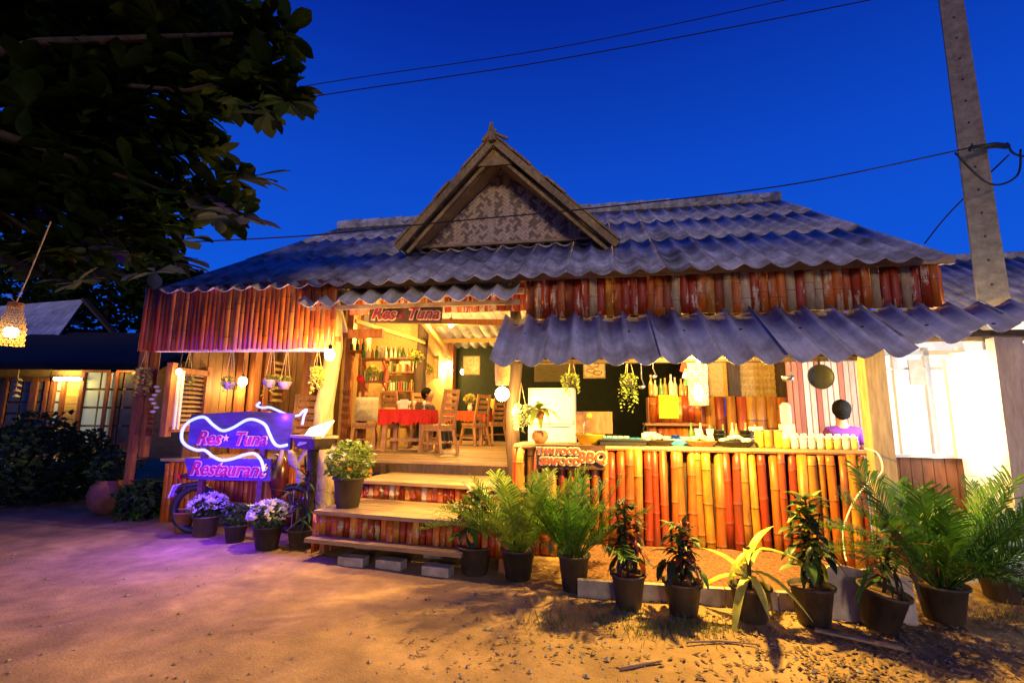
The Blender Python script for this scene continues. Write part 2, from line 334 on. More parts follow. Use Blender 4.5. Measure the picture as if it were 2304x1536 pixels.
me_b = MB().lathe([(.018, 0), (.014, .01), (0, .014)], 6).mesh('roof_bolt', m_black)
for i in range(10): put('roof_bolt', me_b, ka, at=(-.75 + i * .54, 5.02, awz(5.02) + .085))
# gable
ap = Vector((-1.42, 6.35, 5.45)); bl = Vector((-2.79, 6.35, 3.93)); br = Vector((.02 + .24, 6.35, 3.82))
gb = MB()
for q, sg in ((bl, -1), (br, 1)):
    dv = (q - ap).normalized(); nv = Vector((-dv.z * sg, 0, dv.x * sg)) * 1.0
    if nv.z < 0: nv = -nv
    gb.bar(ap, q + dv * .06, .095, .05, (0, 1, 0))                                     # front bargeboard
    gb.bar(ap - nv * .10 + Vector((0, .12, 0)), q - nv * .10 + Vector((0, .12, 0)), .05, .05, (0, 1, 0))
gable = gb.build('gable', m_barge, house)
for q, sg in ((bl, -1), (br, 1)):
    dv = (q - ap); ln = dv.length; u = dv.normalized()
    for k in range(7):                                                               # boards of the little roof
        a = ap + u * (ln * k / 7 - .01); b = ap + u * (ln * (k + 1) / 7 + .03); up = Vector((u.z * -sg, 0, u.x * sg)); up = up if up.z > 0 else -up
        mid = (a + b) / 2 + up * (.068 + .012 * (k % 2)); back = min(10.2, 5.2 + (mid.z - 2.9) * 5.1 / 2.9 + .15)
        MB().bar((mid.x, 6.30 + .02 * (k % 3), mid.z), (mid.x, back, mid.z), (b - a).length, .03, up).build('roof_board', m_barge, gable)
    MB().bar(ap + Vector((0, .42, -.10)), q + Vector((0, .42, .05)) - u * .1, .06, .30, (0, 1, 0)).build('soffit_board', m_yel, gable)  # yellow of lamp light from inside, put into the soffit colour
MB().bar((-1.42, 6.36, 5.41), (-1.42, 9.6, 5.45), .30, .10).build('ridge_beam', m_barge, gable)
MB().add([(-1.70, 6.42, 5.11), (-1.14, 6.42, 5.11), (-1.42, 6.42, 5.43)], [(0, 1, 2)]).add([(-1.70, 6.46, 5.11), (-1.14, 6.46, 5.11), (-1.42, 6.46, 5.43)], [(2, 1, 0)]).build('apex_board', m_barge, gable)
fi = MB(); fi.tube([(-1.42, 6.3, 5.42), (-1.45, 6.28, 5.56), (-1.43, 6.26, 5.68)], [.06, .045, .03], 6); fi.bar((-1.56, 6.3, 5.42), (-1.44, 6.3, 5.57), .07, .05); fi.bar((-1.20, 6.3, 5.43), (-1.40, 6.3, 5.54), .05, .03); fi.bar((-1.42, 6.3, 5.58), (-1.42, 7.2, 5.57), .10, .05)
fi.build('finial', m_barge, gable)
wv = MB(); wa = Vector((-1.38, 6.95, 5.34)); w0, w1, wb = -2.70, .08, 4.10
c_ = .042
for i in range(-60, 61):
    for j in range(-60, 61):
        k = (i - j) % 4
        if k == 0: cells = ((i, j), (i + 2, j + 1))
        elif k == 3: cells = ((i, j), (i + 1, j + 2))
        else: continue
        (i0, j0), (i1, j1) = cells; mi_, mj_ = (i0 + i1) / 2, (j0 + j1) / 2
        x = -1.32 + (mi_ - mj_) * c_ * .7071; z = 4.8 + (mi_ + mj_) * c_ * .7071
        hh = (z - wb) / (wa.z - wb)
        if hh < .0 or hh > .985: continue
        xl = w0 + (wa.x - w0) * hh; xr = w1 + (wa.x - w1) * hh
        if not (xl + .02 < x < xr - .02): continue
        q = abs(x + 1.32); dk = (int((q + (z - 4.2) * 1.15) / .17) + int((q - (z - 4.2) * 1.15 + 5) / .17)) % 3 == 0
        if random.random() < .12: dk = not dk
        wv.m = 1 if dk else 0; tl = .010; vs_ = []
        for (a, b) in ((i0 + .06, j0 + .06), (i1 - .06, j0 + .06), (i1 - .06, j1 - .06), (i0 + .06, j1 - .06)):
            e = tl if k == 0 else -tl * .4
            vs_.append((-1.32 + (a - b) * c_ * .7071, 6.95 - e - .004 * random.random(), 4.8 + (a + b) * c_ * .7071))
        wv.add(vs_, [(0, 1, 2, 3)])
wv.m = 1
wv.add([(w0, 6.98, wb), (w1, 6.98, wb), (wa.x, 6.98, wa.z)], [(0, 1, 2)])
wp = wv.build('woven_panel', [m_weaveA, m_weaveB], gable, kind='stuff')
tr_ = MB(); tr_.bar((w0, 6.90, wb), (w1, 6.90, wb), .05, .04); tr_.bar((w0, 6.90, wb), wa + Vector((0, -.05, 0)), .05, .04); tr_.bar((w1, 6.90, wb), wa + Vector((0, -.05, 0)), .05, .04)
tr_.build('panel_trim', m_wood, gable)
# deck
dk_ = MB()
for s in (-5.8, -4.4, -3.0, -1.6): dk_.bar((s, 6.6, .74), (s, 12.4, .74), .08, .14)
deck = dk_.bar((-3.6, 6.78, .755), (-.95, 6.60, .755), .07, .15).build('deck', m_dark, house)
me_pl = [MB().box((0, 0, 0), (5.05, .142, .035)).mesh('deck_plank', m_deck) for _ in range(1)]
for k in range(39): put('deck_plank', me_pl[0], deck, at=(-3.44 + random.uniform(-.02, .02), 6.86 + k * .148, .842 + random.uniform(-.002, .002)))
MB().bar((-3.5, 6.78, .842), (-.95, 6.64, .842), .10, .034).build('deck_plank', m_deck, deck)
# left veranda deck, lower skirt of bamboo
put('deck_plank', MB().box((0, 0, 0), (2.7, .14, .035)).mesh('deck_plank', m_deck), deck, at=(-4.85, 6.22, .842))
for k in range(4): put('deck_plank', MB().box((0, 0, 0), (2.5, .142, .035)).mesh('deck_plank', m_deck), deck, at=(-4.9, 6.27 + k * .148, .8425))
sk = MB().bar((-6.1, 6.22, .78), (-3.0, 6.22, .78), .05, .08).build('skirt_rail', m_brown, house)
slats(sk, sl_left, -6.1, -2.95, 6.16, -.02, .80, .075)
# steps
stair = MB().box((1.2, 1.05, .22), (.06, 1.7, .40)).bar((1.2, 1.05, .24), (-.85, 1.05, .24), .05, .08).box((-.85, 1.05, .22), (.06, 1.7, .40))
stair = stair.build('stair', m_brown, house, at=(-2.15, 4.78, 0), rot=(0, 0, radians(-7)))
def tread(y0, y1, x0, x1, z, n):
    for k in range(n):
        a = y0 + (y1 - y0) * k / n; b = y0 + (y1 - y0) * (k + 1) / n - .008
        MB().box(((x0 + x1) / 2, (a + b) / 2, z - .02), (x1 - x0 + random.uniform(-.03, .03), b - a, .04)).build('tread_plank', m_deck, stair)
tread(-.02, .24, -.90, .86, .22, 1); tread(.10, 1.02, -.92, 1.32, .48, 4); tread(.93, 2.0, -.98, 1.32, .70, 5)
slats(stair, sl_stair, -.93, 1.30, .16, .16, .44, .075); slats(stair, sl_stair, -.95, 1.30, .985, .45, .66, .072)
for k in range(10): put('bamboo_slat', sl_stair[k % 5], stair, at=(-.95, .2 + k * .08, .02), rot=(0, 0, -pi / 2), scale=(1, 1, .42))
# posts
def post(px, d, z0, z1, w_, mat, name='post', ln=0, round_=False):
    s = atd(px, 900, d).x
    mb = MB()
    if round_:
        pts = [(s + .05 * sin(i * 1.3) * ln, d, z0 + (z1 - z0) * i / 8) for i in range(9)]; mb.tube(pts, [w_ * (1.12 - .04 * i + .05 * sin(i * 2.2)) for i in range(9)], 10)
    else: mb.box((s, d, (z0 + z1) / 2), (w_, w_, z1 - z0))
    return mb.build(name, mat, house, smooth=round_)
post(737, 5.95, .0, 3.2, .125, m_trunk, 'tree_trunk_post', 1, True)
post(1158, 6.0, 0, 3.1, .085, m_dark, 'post', .6, True)
pp = MB().box((2.78, 5.52, 1.1), (.19, .17, 2.2)).build('post', m_woodv, house)
post(312, 6.2, 0, 2.6, .085, m_brown); post(338, 6.3, .86, 3.0, .09, m_brown)
post(815, 9.3, .86, 3.9, .17, m_brown); post(782, 8.9, .86, 3.7, .14, m_brown); post(945, 10.3, .86, 4.1, .14, m_dark, round_=True, ln=.4)
post(1008, 12.3, .86, 3.5, .30, m_brown); post(690, 8.4, .86, 3.2, .14, m_brown)
MB().bar((-.8, 5.62, 2.16), (2.9, 5.62, 2.16), .10, .10).build('lintel', m_dark, house)
# inner walls
def wall(pxa, da, pxb, db, z0, z1, mat, name='wall', th=.05):
    a = atd(pxa, 850, da); b = atd(pxb, 850, db)
    return MB().bar((a.x, a.y, (z0 + z1) / 2), (b.x, b.y, (z0 + z1) / 2), th, z1 - z0).build(name, mat, house)
wall(712, 10.6, 950, 10.6, .86, 5.3, m_yel, 'mat_wall'); wall(950, 10.5, 1015, 12.6, .86, 4.4, m_yel, 'mat_wall')
m_night = M('night_green', (.004, .009, .004), (.008, .016, .007), rough=.9, sc=12, var=.4)
wall(1000, 12.7, 1620, 12.7, .3, 5.0, m_night, 'night_backdrop')  # added dark sheet standing for the night greenery beyond the open back
m_dbw = M('dark_board_wall', (.10, .05, .025), (.15, .075, .035), rough=.7, sc=5, st=(6, 6, 1), var=.3)
for k in range(30): MB().box((-5.98 + random.uniform(-.006, .006), 6.35 + k * .15, 1.95), (.03, .142, 2.2)).build('wall_board', m_dbw, house)
ge = MB()
for s in (-5.98, 3.30):
    v_ = [(s, 5.65, 2.95), (s, 5.65, rz_(5.65) - .06), (s, 10.3, rz_(10.3) - .08), (s, 14.9, rz_(5.65) - .06), (s, 14.9, 2.95)]
    ge.add(v_, [(0, 1, 2, 3, 4)]).add([(a_ + .03, b_, c_3) for a_, b_, c_3 in v_], [(4, 3, 2, 1, 0)])
ge.build('gable_end', m_dark, house)
MB().box((1.2, 8.6, .10), (4.3, 5.9, .2)).build('kitchen_floor', m_conc, house)
MB().box((-.9, 8.4, .55), (.08, 5.0, .62)).build('deck_side', m_brown, house)
# inner lean-to roof seen through the entrance
ir = MB().bar((-4.4, 9.3, 3.86), (-1.2, 9.3, 3.86), .06, .16).bar((-4.4, 10.6, 3.60), (-1.2, 10.6, 3.60), .05, .10).bar((-4.4, 11.8, 3.40), (-1.2, 11.8, 3.40), .05, .10).build('inner_roof', m_yel, house)
me_in = corrugated(2, 3.4).mesh('roof_sheet', m_sheet2, True)
for c in range(6): put('roof_sheet', me_in, ir, at=(-4.4 + c * .54, 9.2, 3.95), rot=(-.19, 0, 0))
MB().bar((-3.9, 7.6, 3.30), (-1.0, 7.6, 3.30), .08, .20).build('beam', m_yel, house)
MB().bar((-3.9, 8.6, 3.30), (-1.0, 8.6, 3.18), .06, .10).build('beam', m_brown, house)
MB().bar((-5.9, 6.4, 2.66), (-3.0, 6.4, 2.66), .08, .12).build('beam', m_brown, house)
MB().bar((-5.9, 5.6, 2.36), (-3.3, 5.6, 2.33), .06, .07).build('beam', m_white, house)
for px0, px1 in ((930, 1010),):
    a = atd(935, 700, 8.2); b = atd(1010, 800, 11); MB().bar(a, b, .08, .10).build('brace', m_yel, house)
a = atd(760, 690, 5.9); b = atd(775, 745, 6.3); MB().bar(a, b, .09, .05).build('brace', m_trunk, house)
a = atd(800, 722, 8); b = atd(955, 770, 9.9); MB().bar(a, b, .05, .07).build('brace', m_yel, house)
# kitchen back: bamboo half wall, woven panels, dark posts
hw = MB().bar((atd(1470, 890, 8.4).x, 8.46, 1.5), (atd(1770, 890, 8.4).x, 8.46, 1.5), .05, .06).build('half_wall_rail', m_brown, house)
zt = atd(1600, 892, 8.4).z; slats(hw, slat_set('bamboo_slat', m_cane, .085), atd(1475, 890, 8.4).x, atd(1772, 890, 8.4).x, 8.42, .2, zt, .155)
wall(1592, 8.6, 1650, 8.6, zt, 3.2, m_yel, 'woven_screen'); wall(1662, 8.6, 1752, 8.6, zt, 3.2, m_yel, 'woven_screen')
for px, ww in ((1652, .17), (1768, .26), (1583, .10)): post(px, 8.55, .2, 3.2, ww, m_dark if px != 1583 else m_brown)
wsc = MB()                                                                           # lozenge weave on the screen
x0, x1 = atd(1666, 850, 8.55).x, atd(1746, 850, 8.55).x
for i in range(9):
    for j in range(11):
        cx = x0 + (x1 - x0) * (i + .5) / 9; cz = zt + .04 + j * .11; hh = .05
        wsc.add([(cx - .03, 8.555, cz), (cx, 8.545, cz - hh), (cx + .03, 8.555, cz), (cx, 8.545, cz + hh)], [(0, 1, 2, 3)])
wsc.build('weave', M('weave_ochre', (.40, .25, .07), (.5, .33, .11), rough=.7, sc=9), house, kind='stuff')
m_pink = M('pale_pink_board', (.62, .5, .46), rough=.7, sc=5, st=(6, 6, 1), var=.2, rnd=[(.56, .42, .36), (.62, .52, .46), (.40, .16, .11), (.60, .48, .42), (.30, .10, .07), (.62, .54, .5)], bump=.2)
pk = MB().box((3.3, 7.95, 1.0), (1.6, .05, .06)).build('board_wall', m_brown, house)
xa, xb = atd(1772, 900, 7.9).x, atd(2010, 900, 7.9).x
for k in range(18): MB().box((xa + (xb - xa) * (k + .5) / 18, 7.9 + random.uniform(-.01, .01), 1.45), ((xb - xa) / 18 - .012, .03, 2.6)).build('wall_board', m_pink, pk)
# ------------------------------------------------------------------ counter
counter = empty('bamboo_counter', L(0, 0, 0), -A, 'long serving counter fronted with upright varnished bamboo culms', 'counter')
def culm(r, nodes, bend):
    mb = MB(); pts = []; rs = []; z = 0
    zs = sorted(set([0, 1.16] + [q + e for q in nodes for e in (-.03, -.006, 0, .006, .03)]))
    for z in zs:
        pts.append((bend * sin(z * 2.4), 0, z)); k = 1.0
        for q in nodes:
            if abs(z - q) < .001: k = 1.10
            elif abs(z - q) < .007: k = 1.06
        rs.append(r * k * (1.03 - .05 * z))
    mb.tube(pts, rs, 12)
    for i in range(len(zs) - 1):
        if any(abs((zs[i] + zs[i + 1]) / 2 - q) < .0085 for q in nodes):
            for j in range(12): mb.mi[i * 12 + j] = 1
    return mb.mesh('bamboo_culm', [m_cane, m_node], True)
culms = [culm(.047, nd, b) for nd, b in (([.22, .62, .98], .01), ([.35, .8], -.012), ([.12, .5, .9], .0), ([.28, .7, 1.06], .015), ([.42, .86], -.008), ([.18, .58], .006), ([.5, 1.0], -.015))]
n = 39
for i in range(n):
    put('bamboo_culm', random.choice(culms), counter, at=(-.92 + 3.60 * (i + .5) / n, 5.62 + random.uniform(-.01, .01), .0 + random.uniform(-.01, .01)), rot=(random.uniform(-.01, .01), random.uniform(-.03, .03), random.uniform(0, 6)), scale=(random.uniform(.78, 1.15),) * 2 + (random.uniform(.97, 1.0),))
MB().box((.88, 5.90, 1.172), (3.66, .66, .03)).build('countertop', m_deck, counter)
MB().box((.88, 5.60, 1.155), (3.66, .05, .03)).build('edge_strip', m_brown, counter)
MB().box((.88, 5.70, .575), (3.60, .02, 1.14)).build('backing_board', m_dark, counter)  # dark board added to stop kitchen light showing between the culms
for k in range(6): put('bamboo_culm', culms[k], counter, at=(-.94, 5.68 + k * .095, 0))
# ------------------------------------------------------------------ booth at the right
booth = empty('plank_booth', L(0, 0, 0), -A, 'white painted plank booth glowing with harsh white light beside the counter', 'booth')
xs = [2.86, 3.66]
for k in range(8): MB().box((2.9 + k * .1, 5.55, .58), (.094, .03, 1.1 + random.uniform(-.01, .01))).build('wall_board', m_brown, booth)
MB().bar((2.84, 5.53, 1.15), (3.7, 5.53, 1.15), .08, .03).build('window_sill', m_white, booth)
for s in (3.05, 3.34, 3.66): MB().box((s, 5.62, 1.70), (.05, .05, 1.08)).build('window_frame', m_white, booth)
MB().bar((2.84, 5.62, 2.18), (3.7, 5.62, 2.18), .05, .05).bar((2.84, 5.62, 2.02), (3.7, 5.62, 2.02), .04, .03).build('window_head', m_white, booth)
MB().box((3.22, 5.58, 1.98), (.13, .02, .26)).build('paper_notice', m_weaveA, booth)
for s, d, sz in ((4.35, 7.2, (1.2, .04, 2.6)), (4.75, 6.4, (.04, 1.7, 2.6))): MB().box((s, d, 1.3), sz).build('inner_wall', m_white, booth)
for k in range(9):
    a = atd(2150, 900, 5.5); b = atd(2262, 900, 5.2); z = .72 + k * .17
    MB().bar((a.x, a.y, z), (b.x, b.y, z), .025, .162, (.0, -.12, 1)).build('siding_board', m_white, booth)
for k in range(5):
    a = atd(2150, 900, 5.56); b = atd(2262, 900, 5.26); z = -.02 + k * .15
    MB().bar((a.x, a.y, z), (b.x, b.y, z), .025, .146).build('siding_board', m_brown, booth)
p0 = atd(2290, 1150, 5.05); p1 = atd(2262, 790, 5.05)
MB().bar(p0 + Vector((.05, 0, -.7)), p1 + Vector((0, 0, .12)), .22, .10, (0, 1, 0)).build('post', M('pale_post', (.55, .46, .34), (.66, .58, .46), rough=.7, sc=4, st=(4, 4, 1), var=.2, bump=.2), booth)
MB().bar((2.84, 5.2, awz(5.2) - .14), (4.6, 5.2, awz(5.2) - .14), .05, .06).build('eave_beam', m_wood, booth)
bp = atd(2300, 900, 5.0); MB().box((bp.x + .55, 5.12, 1.1), (1.1, .03, 2.2)).build('side_panel', m_white, booth)
m_redp = M('red_paint', (.55, .03, .05), rough=.5, sc=9, var=.2, bump=0)
# ------------------------------------------------------------------ earth bed and kerb
k0, k1 = atz(1300, 1338), atz(2000, 1385)
kd = (k1 - k0).normalized(); kn = Vector((-kd.y, kd.x, 0))
bed = MB(); N_ = 40
for j in range(9):
    for i in range(N_ + 1):
        p = k0 + (k1 - k0) * i / N_ + kn * (.02 + .115 * j); bed.v.append((p.x, p.y, .10 + .02 * fbm(p.x, p.y, 5) + .012 * j))
bed.f = [(j * (N_ + 1) + i, j * (N_ + 1) + i + 1, (j + 1) * (N_ + 1) + i + 1, (j + 1) * (N_ + 1) + i) for j in range(8) for i in range(N_)]; bed.mi = [0] * len(bed.f)
bed.build('planting_bed', M('red_earth', (.16, .07, .035), (.30, .15, .07), rough=.95, sc=35, var=.5, bump=1), smooth=True, kind='structure')
kb = MB()
for i in range(6):
    a = k0 + (k1 - k0) * (i / 6); b = k0 + (k1 - k0) * ((i + 1) / 6) - kd * .008; kb.bar((a.x, a.y, .055), (b.x, b.y, .055), .06, .15)
kb.build('kerb', m_conc, label='low grey concrete kerb holding the earth bed below the bamboo counter', cat='kerb')
sb0 = atz(1865, 1390); sb = MB()
pr = [(0, -.02), (.64, -.03), (.65, .30), (.50, .31), (.42, .36), (.30, .345), (.18, .37), (.06, .36), (.0, .31), (.03, .24), (-.02, .18)]
nn = len(pr); sb.add([(x, 0, z) for x, z in pr] + [(x, .07, z) for x, z in pr], [tuple(range(nn)), tuple(range(2 * nn - 1, nn - 1, -1))] + [(i, i + nn, (i + 1) % nn + nn, (i + 1) % nn) for i in range(nn)])
sb.build('concrete_slab', M('pale_concrete', (.5, .45, .34), (.62, .56, .43), rough=.9, sc=9, var=.25, bump=.4), at=(sb0.x, sb0.y + .02, 0), rot=(-.12, 0, -.12), label='broken slab of pale concrete standing on edge behind the pots', cat='slab')
# ------------------------------------------------------------------ lamps that are lit in the photograph
WARM = (1, .54, .12); AMB = (1, .47, .09); WHT = (.95, .97, 1)
def light(parent, at, watt, c, r=.05):
    ld = bpy.data.lights.new('lamp_light', 'POINT'); ld.energy = watt; ld.color = c; ld.shadow_soft_size = r
    o = bpy.data.objects.new('lamp_light', ld); col.objects.link(o); o.parent = parent; o.location = at; return o
e_warm = EM('bulb_glow', (1, .80, .42), 26); e_white = EM('tube_glow', (.95, .98, 1), 40); e_soft = EM('shade_glow', (1, .66, .22), 4)
def bulb(at, watt, label, c=WARM, r=.045, name='light_bulb', drop=.25, group='lit light bulbs'):
    t = empty(name, at, 0, label, 'lamp', group)
    MB().ball((0, 0, 0), r, 12, (1, 1, 1.15)).build('glass_bulb', e_warm, t, True)
    MB().lathe([(.02, .04), (.024, .06), (.022, .11), (.008, .12)], 8).build('socket', m_black, t, True)
    MB().tube([(0, 0, .11), (.01, .01, .11 + drop / 2), (0, 0, .11 + drop)], .006, 5).build('cord', m_black, t)
    light(t, (0, 0, -r - .04), watt, c, .04); return t
def Ld(px, py, d): v = atd(px, py, d); return L(v.x, v.y, v.z)
bulb(Ld(742, 798, 5.12), 210, 'bare bulb glowing on the pale trunk post at the entrance', WARM, .06)
bulb(Ld(1015, 728, 8.9), 380, 'bare bulb hanging under the yellow roof beam inside the entrance', WARM, .06)
bulb(Ld(1010, 820, 11.9), 260, 'bulb glowing on the rear column behind the red table', WARM, .09)
bulb(Ld(1041, 836, 11.6), 25, 'small white bulb beside the framed picture at the back', WARM, .06)
bulb(Ld(845, 742, 9.2), 220, 'bright lamp under the entrance sign by the white curtain', WARM, .06)
v_ = ats(546, 858, -5.7); bulb(L(*v_), 60, 'bulb glowing behind the hanging pots of the left veranda', WARM, .07)
v_ = ats(403, 836, -5.75); bulb(L(*v_), 12, 'tiny bulb by the louvred window of the left veranda', AMB, .04)
# unseen behind the awning's front edge: the work lamp over the serving counter
bulb(L(.95, 4.80, 2.03), 780, 'work lamp tucked under the kitchen awning above the counter', (1, .58, .10), .03, drop=.02).scale = (.6,) * 3
bulb(L(1.0, 6.9, 2.55), 110, 'lamp over the kitchen table behind the awning', WARM, .05)
# paper lantern by the dark post
t = empty('hanging_lantern', Ld(1130, 886, 5.5), 0, 'round glowing lantern with pale mesh shade beside the dark entrance post', 'lantern')
MB().ball((0, 0, 0), .082, 16).build('glass_globe', e_warm, t, True)
MB().lathe([(.075, .10), (.085, .16), (.09, .30), (.085, .44), (.06, .46)], 16).build('mesh_shade', M('paper_shade', (.7, .55, .32), (.8, .66, .42), rough=.8, sc=30, var=.3, trans=.5), t, True)
MB().tube([(0, 0, .45), (0, 0, .75)], .006, 5).build('cord', m_black, t); light(t, (0, -.02, -.12), 240, WARM, .08)
# perforated tin lantern in the kitchen
t = empty('perforated_lantern', Ld(1571, 880, 7.3), 0, 'tall pierced metal cylinder lantern glowing in the kitchen', 'lantern')
pl = MB()
for i in range(22):
    for j in range(16):
        a = 2 * pi * i / 22 + (j % 2) * .14; r = .135
        for k in (0,):
            wdt = .034 if (i * 7 + j * 3) % 4 else .02
            a1 = a + wdt / r; z = -.20 + j * .04
            pl.add([(r * cos(a), r * sin(a), z), (r * cos(a1), r * sin(a1), z), (r * cos(a1), r * sin(a1), z + .034), (r * cos(a), r * sin(a), z + .034)], [(0, 1, 2, 3)])
pl.build('pierced_shade', M('tin', (.45, .40, .30), rough=.5, sc=9), t, kind='stuff'); MB().lathe([(.137, .44), (.13, .46), (.02, .50)], 16).build('cap', m_steel, t)
MB().ball((0, 0, -.02), .07, 12, (1, 1, 2)).build('glass_bulb', e_warm, t, True); light(t, (0, 0, .3), 40, WARM, .05)
# floodlight in the booth
fp = L(3.42, 5.36, 1.62); t = empty('flood_lamp', fp, -A, 'harsh white fluorescent tube lamp standing in the booth window', 'lamp')
MB().box((0, .05, 0), (.08, .05, .95)).build('housing', m_white, t); MB().tube([(0, 0, -.44), (0, 0, .44)], .022, 10).build('tube', e_white, t, True)
for z in (-.35, 0, .35): light(t, (0, -.09, z), 5, WHT, .05)
light(t, (0, .9, 0), 130, WHT, .08)
# lantern hanging from the tree
lt = aty(27, 735, 3.3); t = empty('tree_lantern', lt, 0, 'woven bottle-shaped lantern hanging from the tree at the left', 'lantern')
wb_ = MB()
for j in range(15):
    z = -.13 + j * .0185; r = .078 - .035 * max(0, (z + .02) / .15) - .006 * (j % 2)
    n = 18
    for i in range(n):
        a = 2 * pi * (i + .5 * (j % 2)) / n; a1 = a + 2 * pi / n * .78
        wb_.add([(r * cos(a), r * sin(a), z), (r * cos(a1), r * sin(a1), z + .004), (r * cos(a1), r * sin(a1), z + .015), (r * cos(a), r * sin(a), z + .012)], [(0, 1, 2, 3)])
wb_.build('woven_shade', M('cane_weave', (.30, .17, .05), (.42, .26, .09), rough=.7, sc=20, trans=.35), t, kind='stuff')
MB().lathe([(.04, .135), (.045, .15), (.04, .17), (0, .175)], 12).build('cap', m_brown, t); MB().ball((0, 0, -.04), .042, 12).build('glass_bulb', e_warm, t, True)
MB().tube([(0, 0, .17), (.03, .02, .35), (.12, .03, .78)], .004, 5).tube([(0, 0, .17), (-.10, .02, .24)], .003, 5).build('string', m_rope, t); light(t, (0, 0, -.10), 5, AMB, .03)
# ------------------------------------------------------------------ leaves
def leafmesh(name, ln, wd, mat, droop=.2, fold=.25, shape='obovate', seg=6):
    mb = MB(); vs = []
    for i in range(seg + 1):
        f = i / seg
        if shape == 'obovate': ww = wd * (sin(pi * min(1, f * .93 + .03)) ** .7) * (.35 + .85 * f) * (1 if f < .99 else .25)
        elif shape == 'strap': ww = wd * min(1, f * 5 + .35) * (1 - max(0, (f - .55) / .45) ** 1.6 * .95)
        else: ww = wd * max(.06, sin(pi * (f * .94 + .03)) ** .8)
        y = ln * f * (1 - droop * .25 * f); z = -droop * ln * f * f
        h = ww / 2 * fold
        vs += [(-ww / 2, y, z + h), (0, y, z), (ww / 2, y, z + h)]
    return mb.add(vs, [(i * 3 + k, i * 3 + k + 1, i * 3 + k + 4, i * 3 + k + 3) for i in range(seg) for k in (0, 1)]).mesh(name, mat, True)
def place_leaf(me, parent, at, az, el, sc=1, name='leaf', roll=0):
    return put(name, me, parent, at=at, rot=Euler((el, roll, az), 'XYZ'), scale=(sc,) * 3)
# ------------------------------------------------------------------ sea almond tree at upper left
tb = Vector((-5.6, 2.6, 0)); tree = empty('sea_almond_tree', tb, 0, 'dark broad-leaved tree overhanging the yard from the left', 'tree')
def T(px, py, Y): return aty(px, py, Y) - tb
tk = MB().tube([(0, 0, -.1), (.1, .1, 1.2), (.15, .25, 2.6), (.3, .5, 3.6)], [.24, .2, .17, .13], 10).build('trunk', m_bark, tree, True)
# leafy clumps: image position, distance, radius
CL = [(90, 110, 3.9, .75), (250, 80, 3.9, .62), (400, 90, 3.9, .50), (480, 160, 3.9, .36), (585, 75, 3.7, .22), (600, 205, 3.7, .24), (560, 215, 3.8, .25), (665, 215, 3.6, .14),
      (120, 300, 4.0, .75), (300, 260, 4.0, .6), (400, 320, 4.0, .32), (240, 420, 4.1, .6), (400, 440, 4.0, .32), (490, 440, 3.8, .22), (545, 500, 3.7, .15), (550, 410, 3.8, .10),
      (80, 500, 4.2, .65), (260, 540, 4.2, .34), (370, 530, 4.1, .28), (60, 595, 4.0, .24), (170, 590, 4.1, .26), (320, 590, 4.1, .18), (395, 585, 4.1, .12), (440, 270, 4.0, .2), (20, 30, 4.4, .9), (470, 30, 4.2, .36), (10, 260, 4.3, .8), (560, 130, 3.8, .22)]
crown_pts = []
for px, py, Y, r in CL:
    c = T(px, py, Y); k = max(2, int(17 * (r / .4) ** 1.85))
    for _ in range(k):
        while True:
            q = Vector((random.uniform(-1, 1), random.uniform(-1, 1), random.uniform(-1, 1)))
            if q.length <= 1: break
        crown_pts.append((c + Vector((q.x * r, q.y * r * .9, q.z * r * .8)), r))
br_ = MB()
top = Vector((.3, .5, 3.5))
for px, py, Y, r in CL[::4]:
    c = T(px, py, Y); m = (top + c) / 2 + Vector((0, 0, .25)); br_.tube([top, m, c], [.07, .04, .016], 6)
a, b, c_2 = T(300, 195, 3.75), T(420, 205, 3.75), T(515, 180, 3.75); br_.tube([T(200, 190, 3.9), a, b, c_2], [.028, .024, .02, .012], 6)
br_.tube([T(-40, 165, 3.8), T(60, 163, 3.8), T(140, 150, 3.9)], [.03, .026, .02], 6)
br_.build('branch', m_bark, tree, True)
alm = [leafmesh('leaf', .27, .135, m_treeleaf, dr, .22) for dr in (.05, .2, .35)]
lv = []
for p, r in crown_pts:
    base_az = random.uniform(0, 2 * pi); n = random.randint(7, 10); tl = Euler((random.uniform(-.5, .5), random.uniform(-.5, .5), 0)).to_matrix()
    for i in range(n):
        az = base_az + 2 * pi * i / n + random.uniform(-.25, .25); el = random.uniform(-.25, .75)
        R = tl @ Euler((el, random.uniform(-.2, .2), az)).to_matrix(); lv.append((p, R, random.uniform(.75, 1.2), random.choice(alm)))
camo = Vector((0, 0, H)) - tb
def edge(q):                                             # outer leaves show largest against the sky
    v = (q[0] - camo); return v.length - .8 * q[2] + random.uniform(0, .8)
lv.sort(key=edge)
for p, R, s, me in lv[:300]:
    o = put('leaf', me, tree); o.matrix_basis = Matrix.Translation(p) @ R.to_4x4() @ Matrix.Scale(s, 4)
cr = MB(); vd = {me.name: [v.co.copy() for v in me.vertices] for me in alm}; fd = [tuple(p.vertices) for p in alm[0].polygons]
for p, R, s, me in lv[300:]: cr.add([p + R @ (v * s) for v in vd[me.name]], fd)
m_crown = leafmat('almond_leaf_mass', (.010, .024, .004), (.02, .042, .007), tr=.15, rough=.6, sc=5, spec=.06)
cr.build('crown', m_crown, tree, True, kind='stuff')
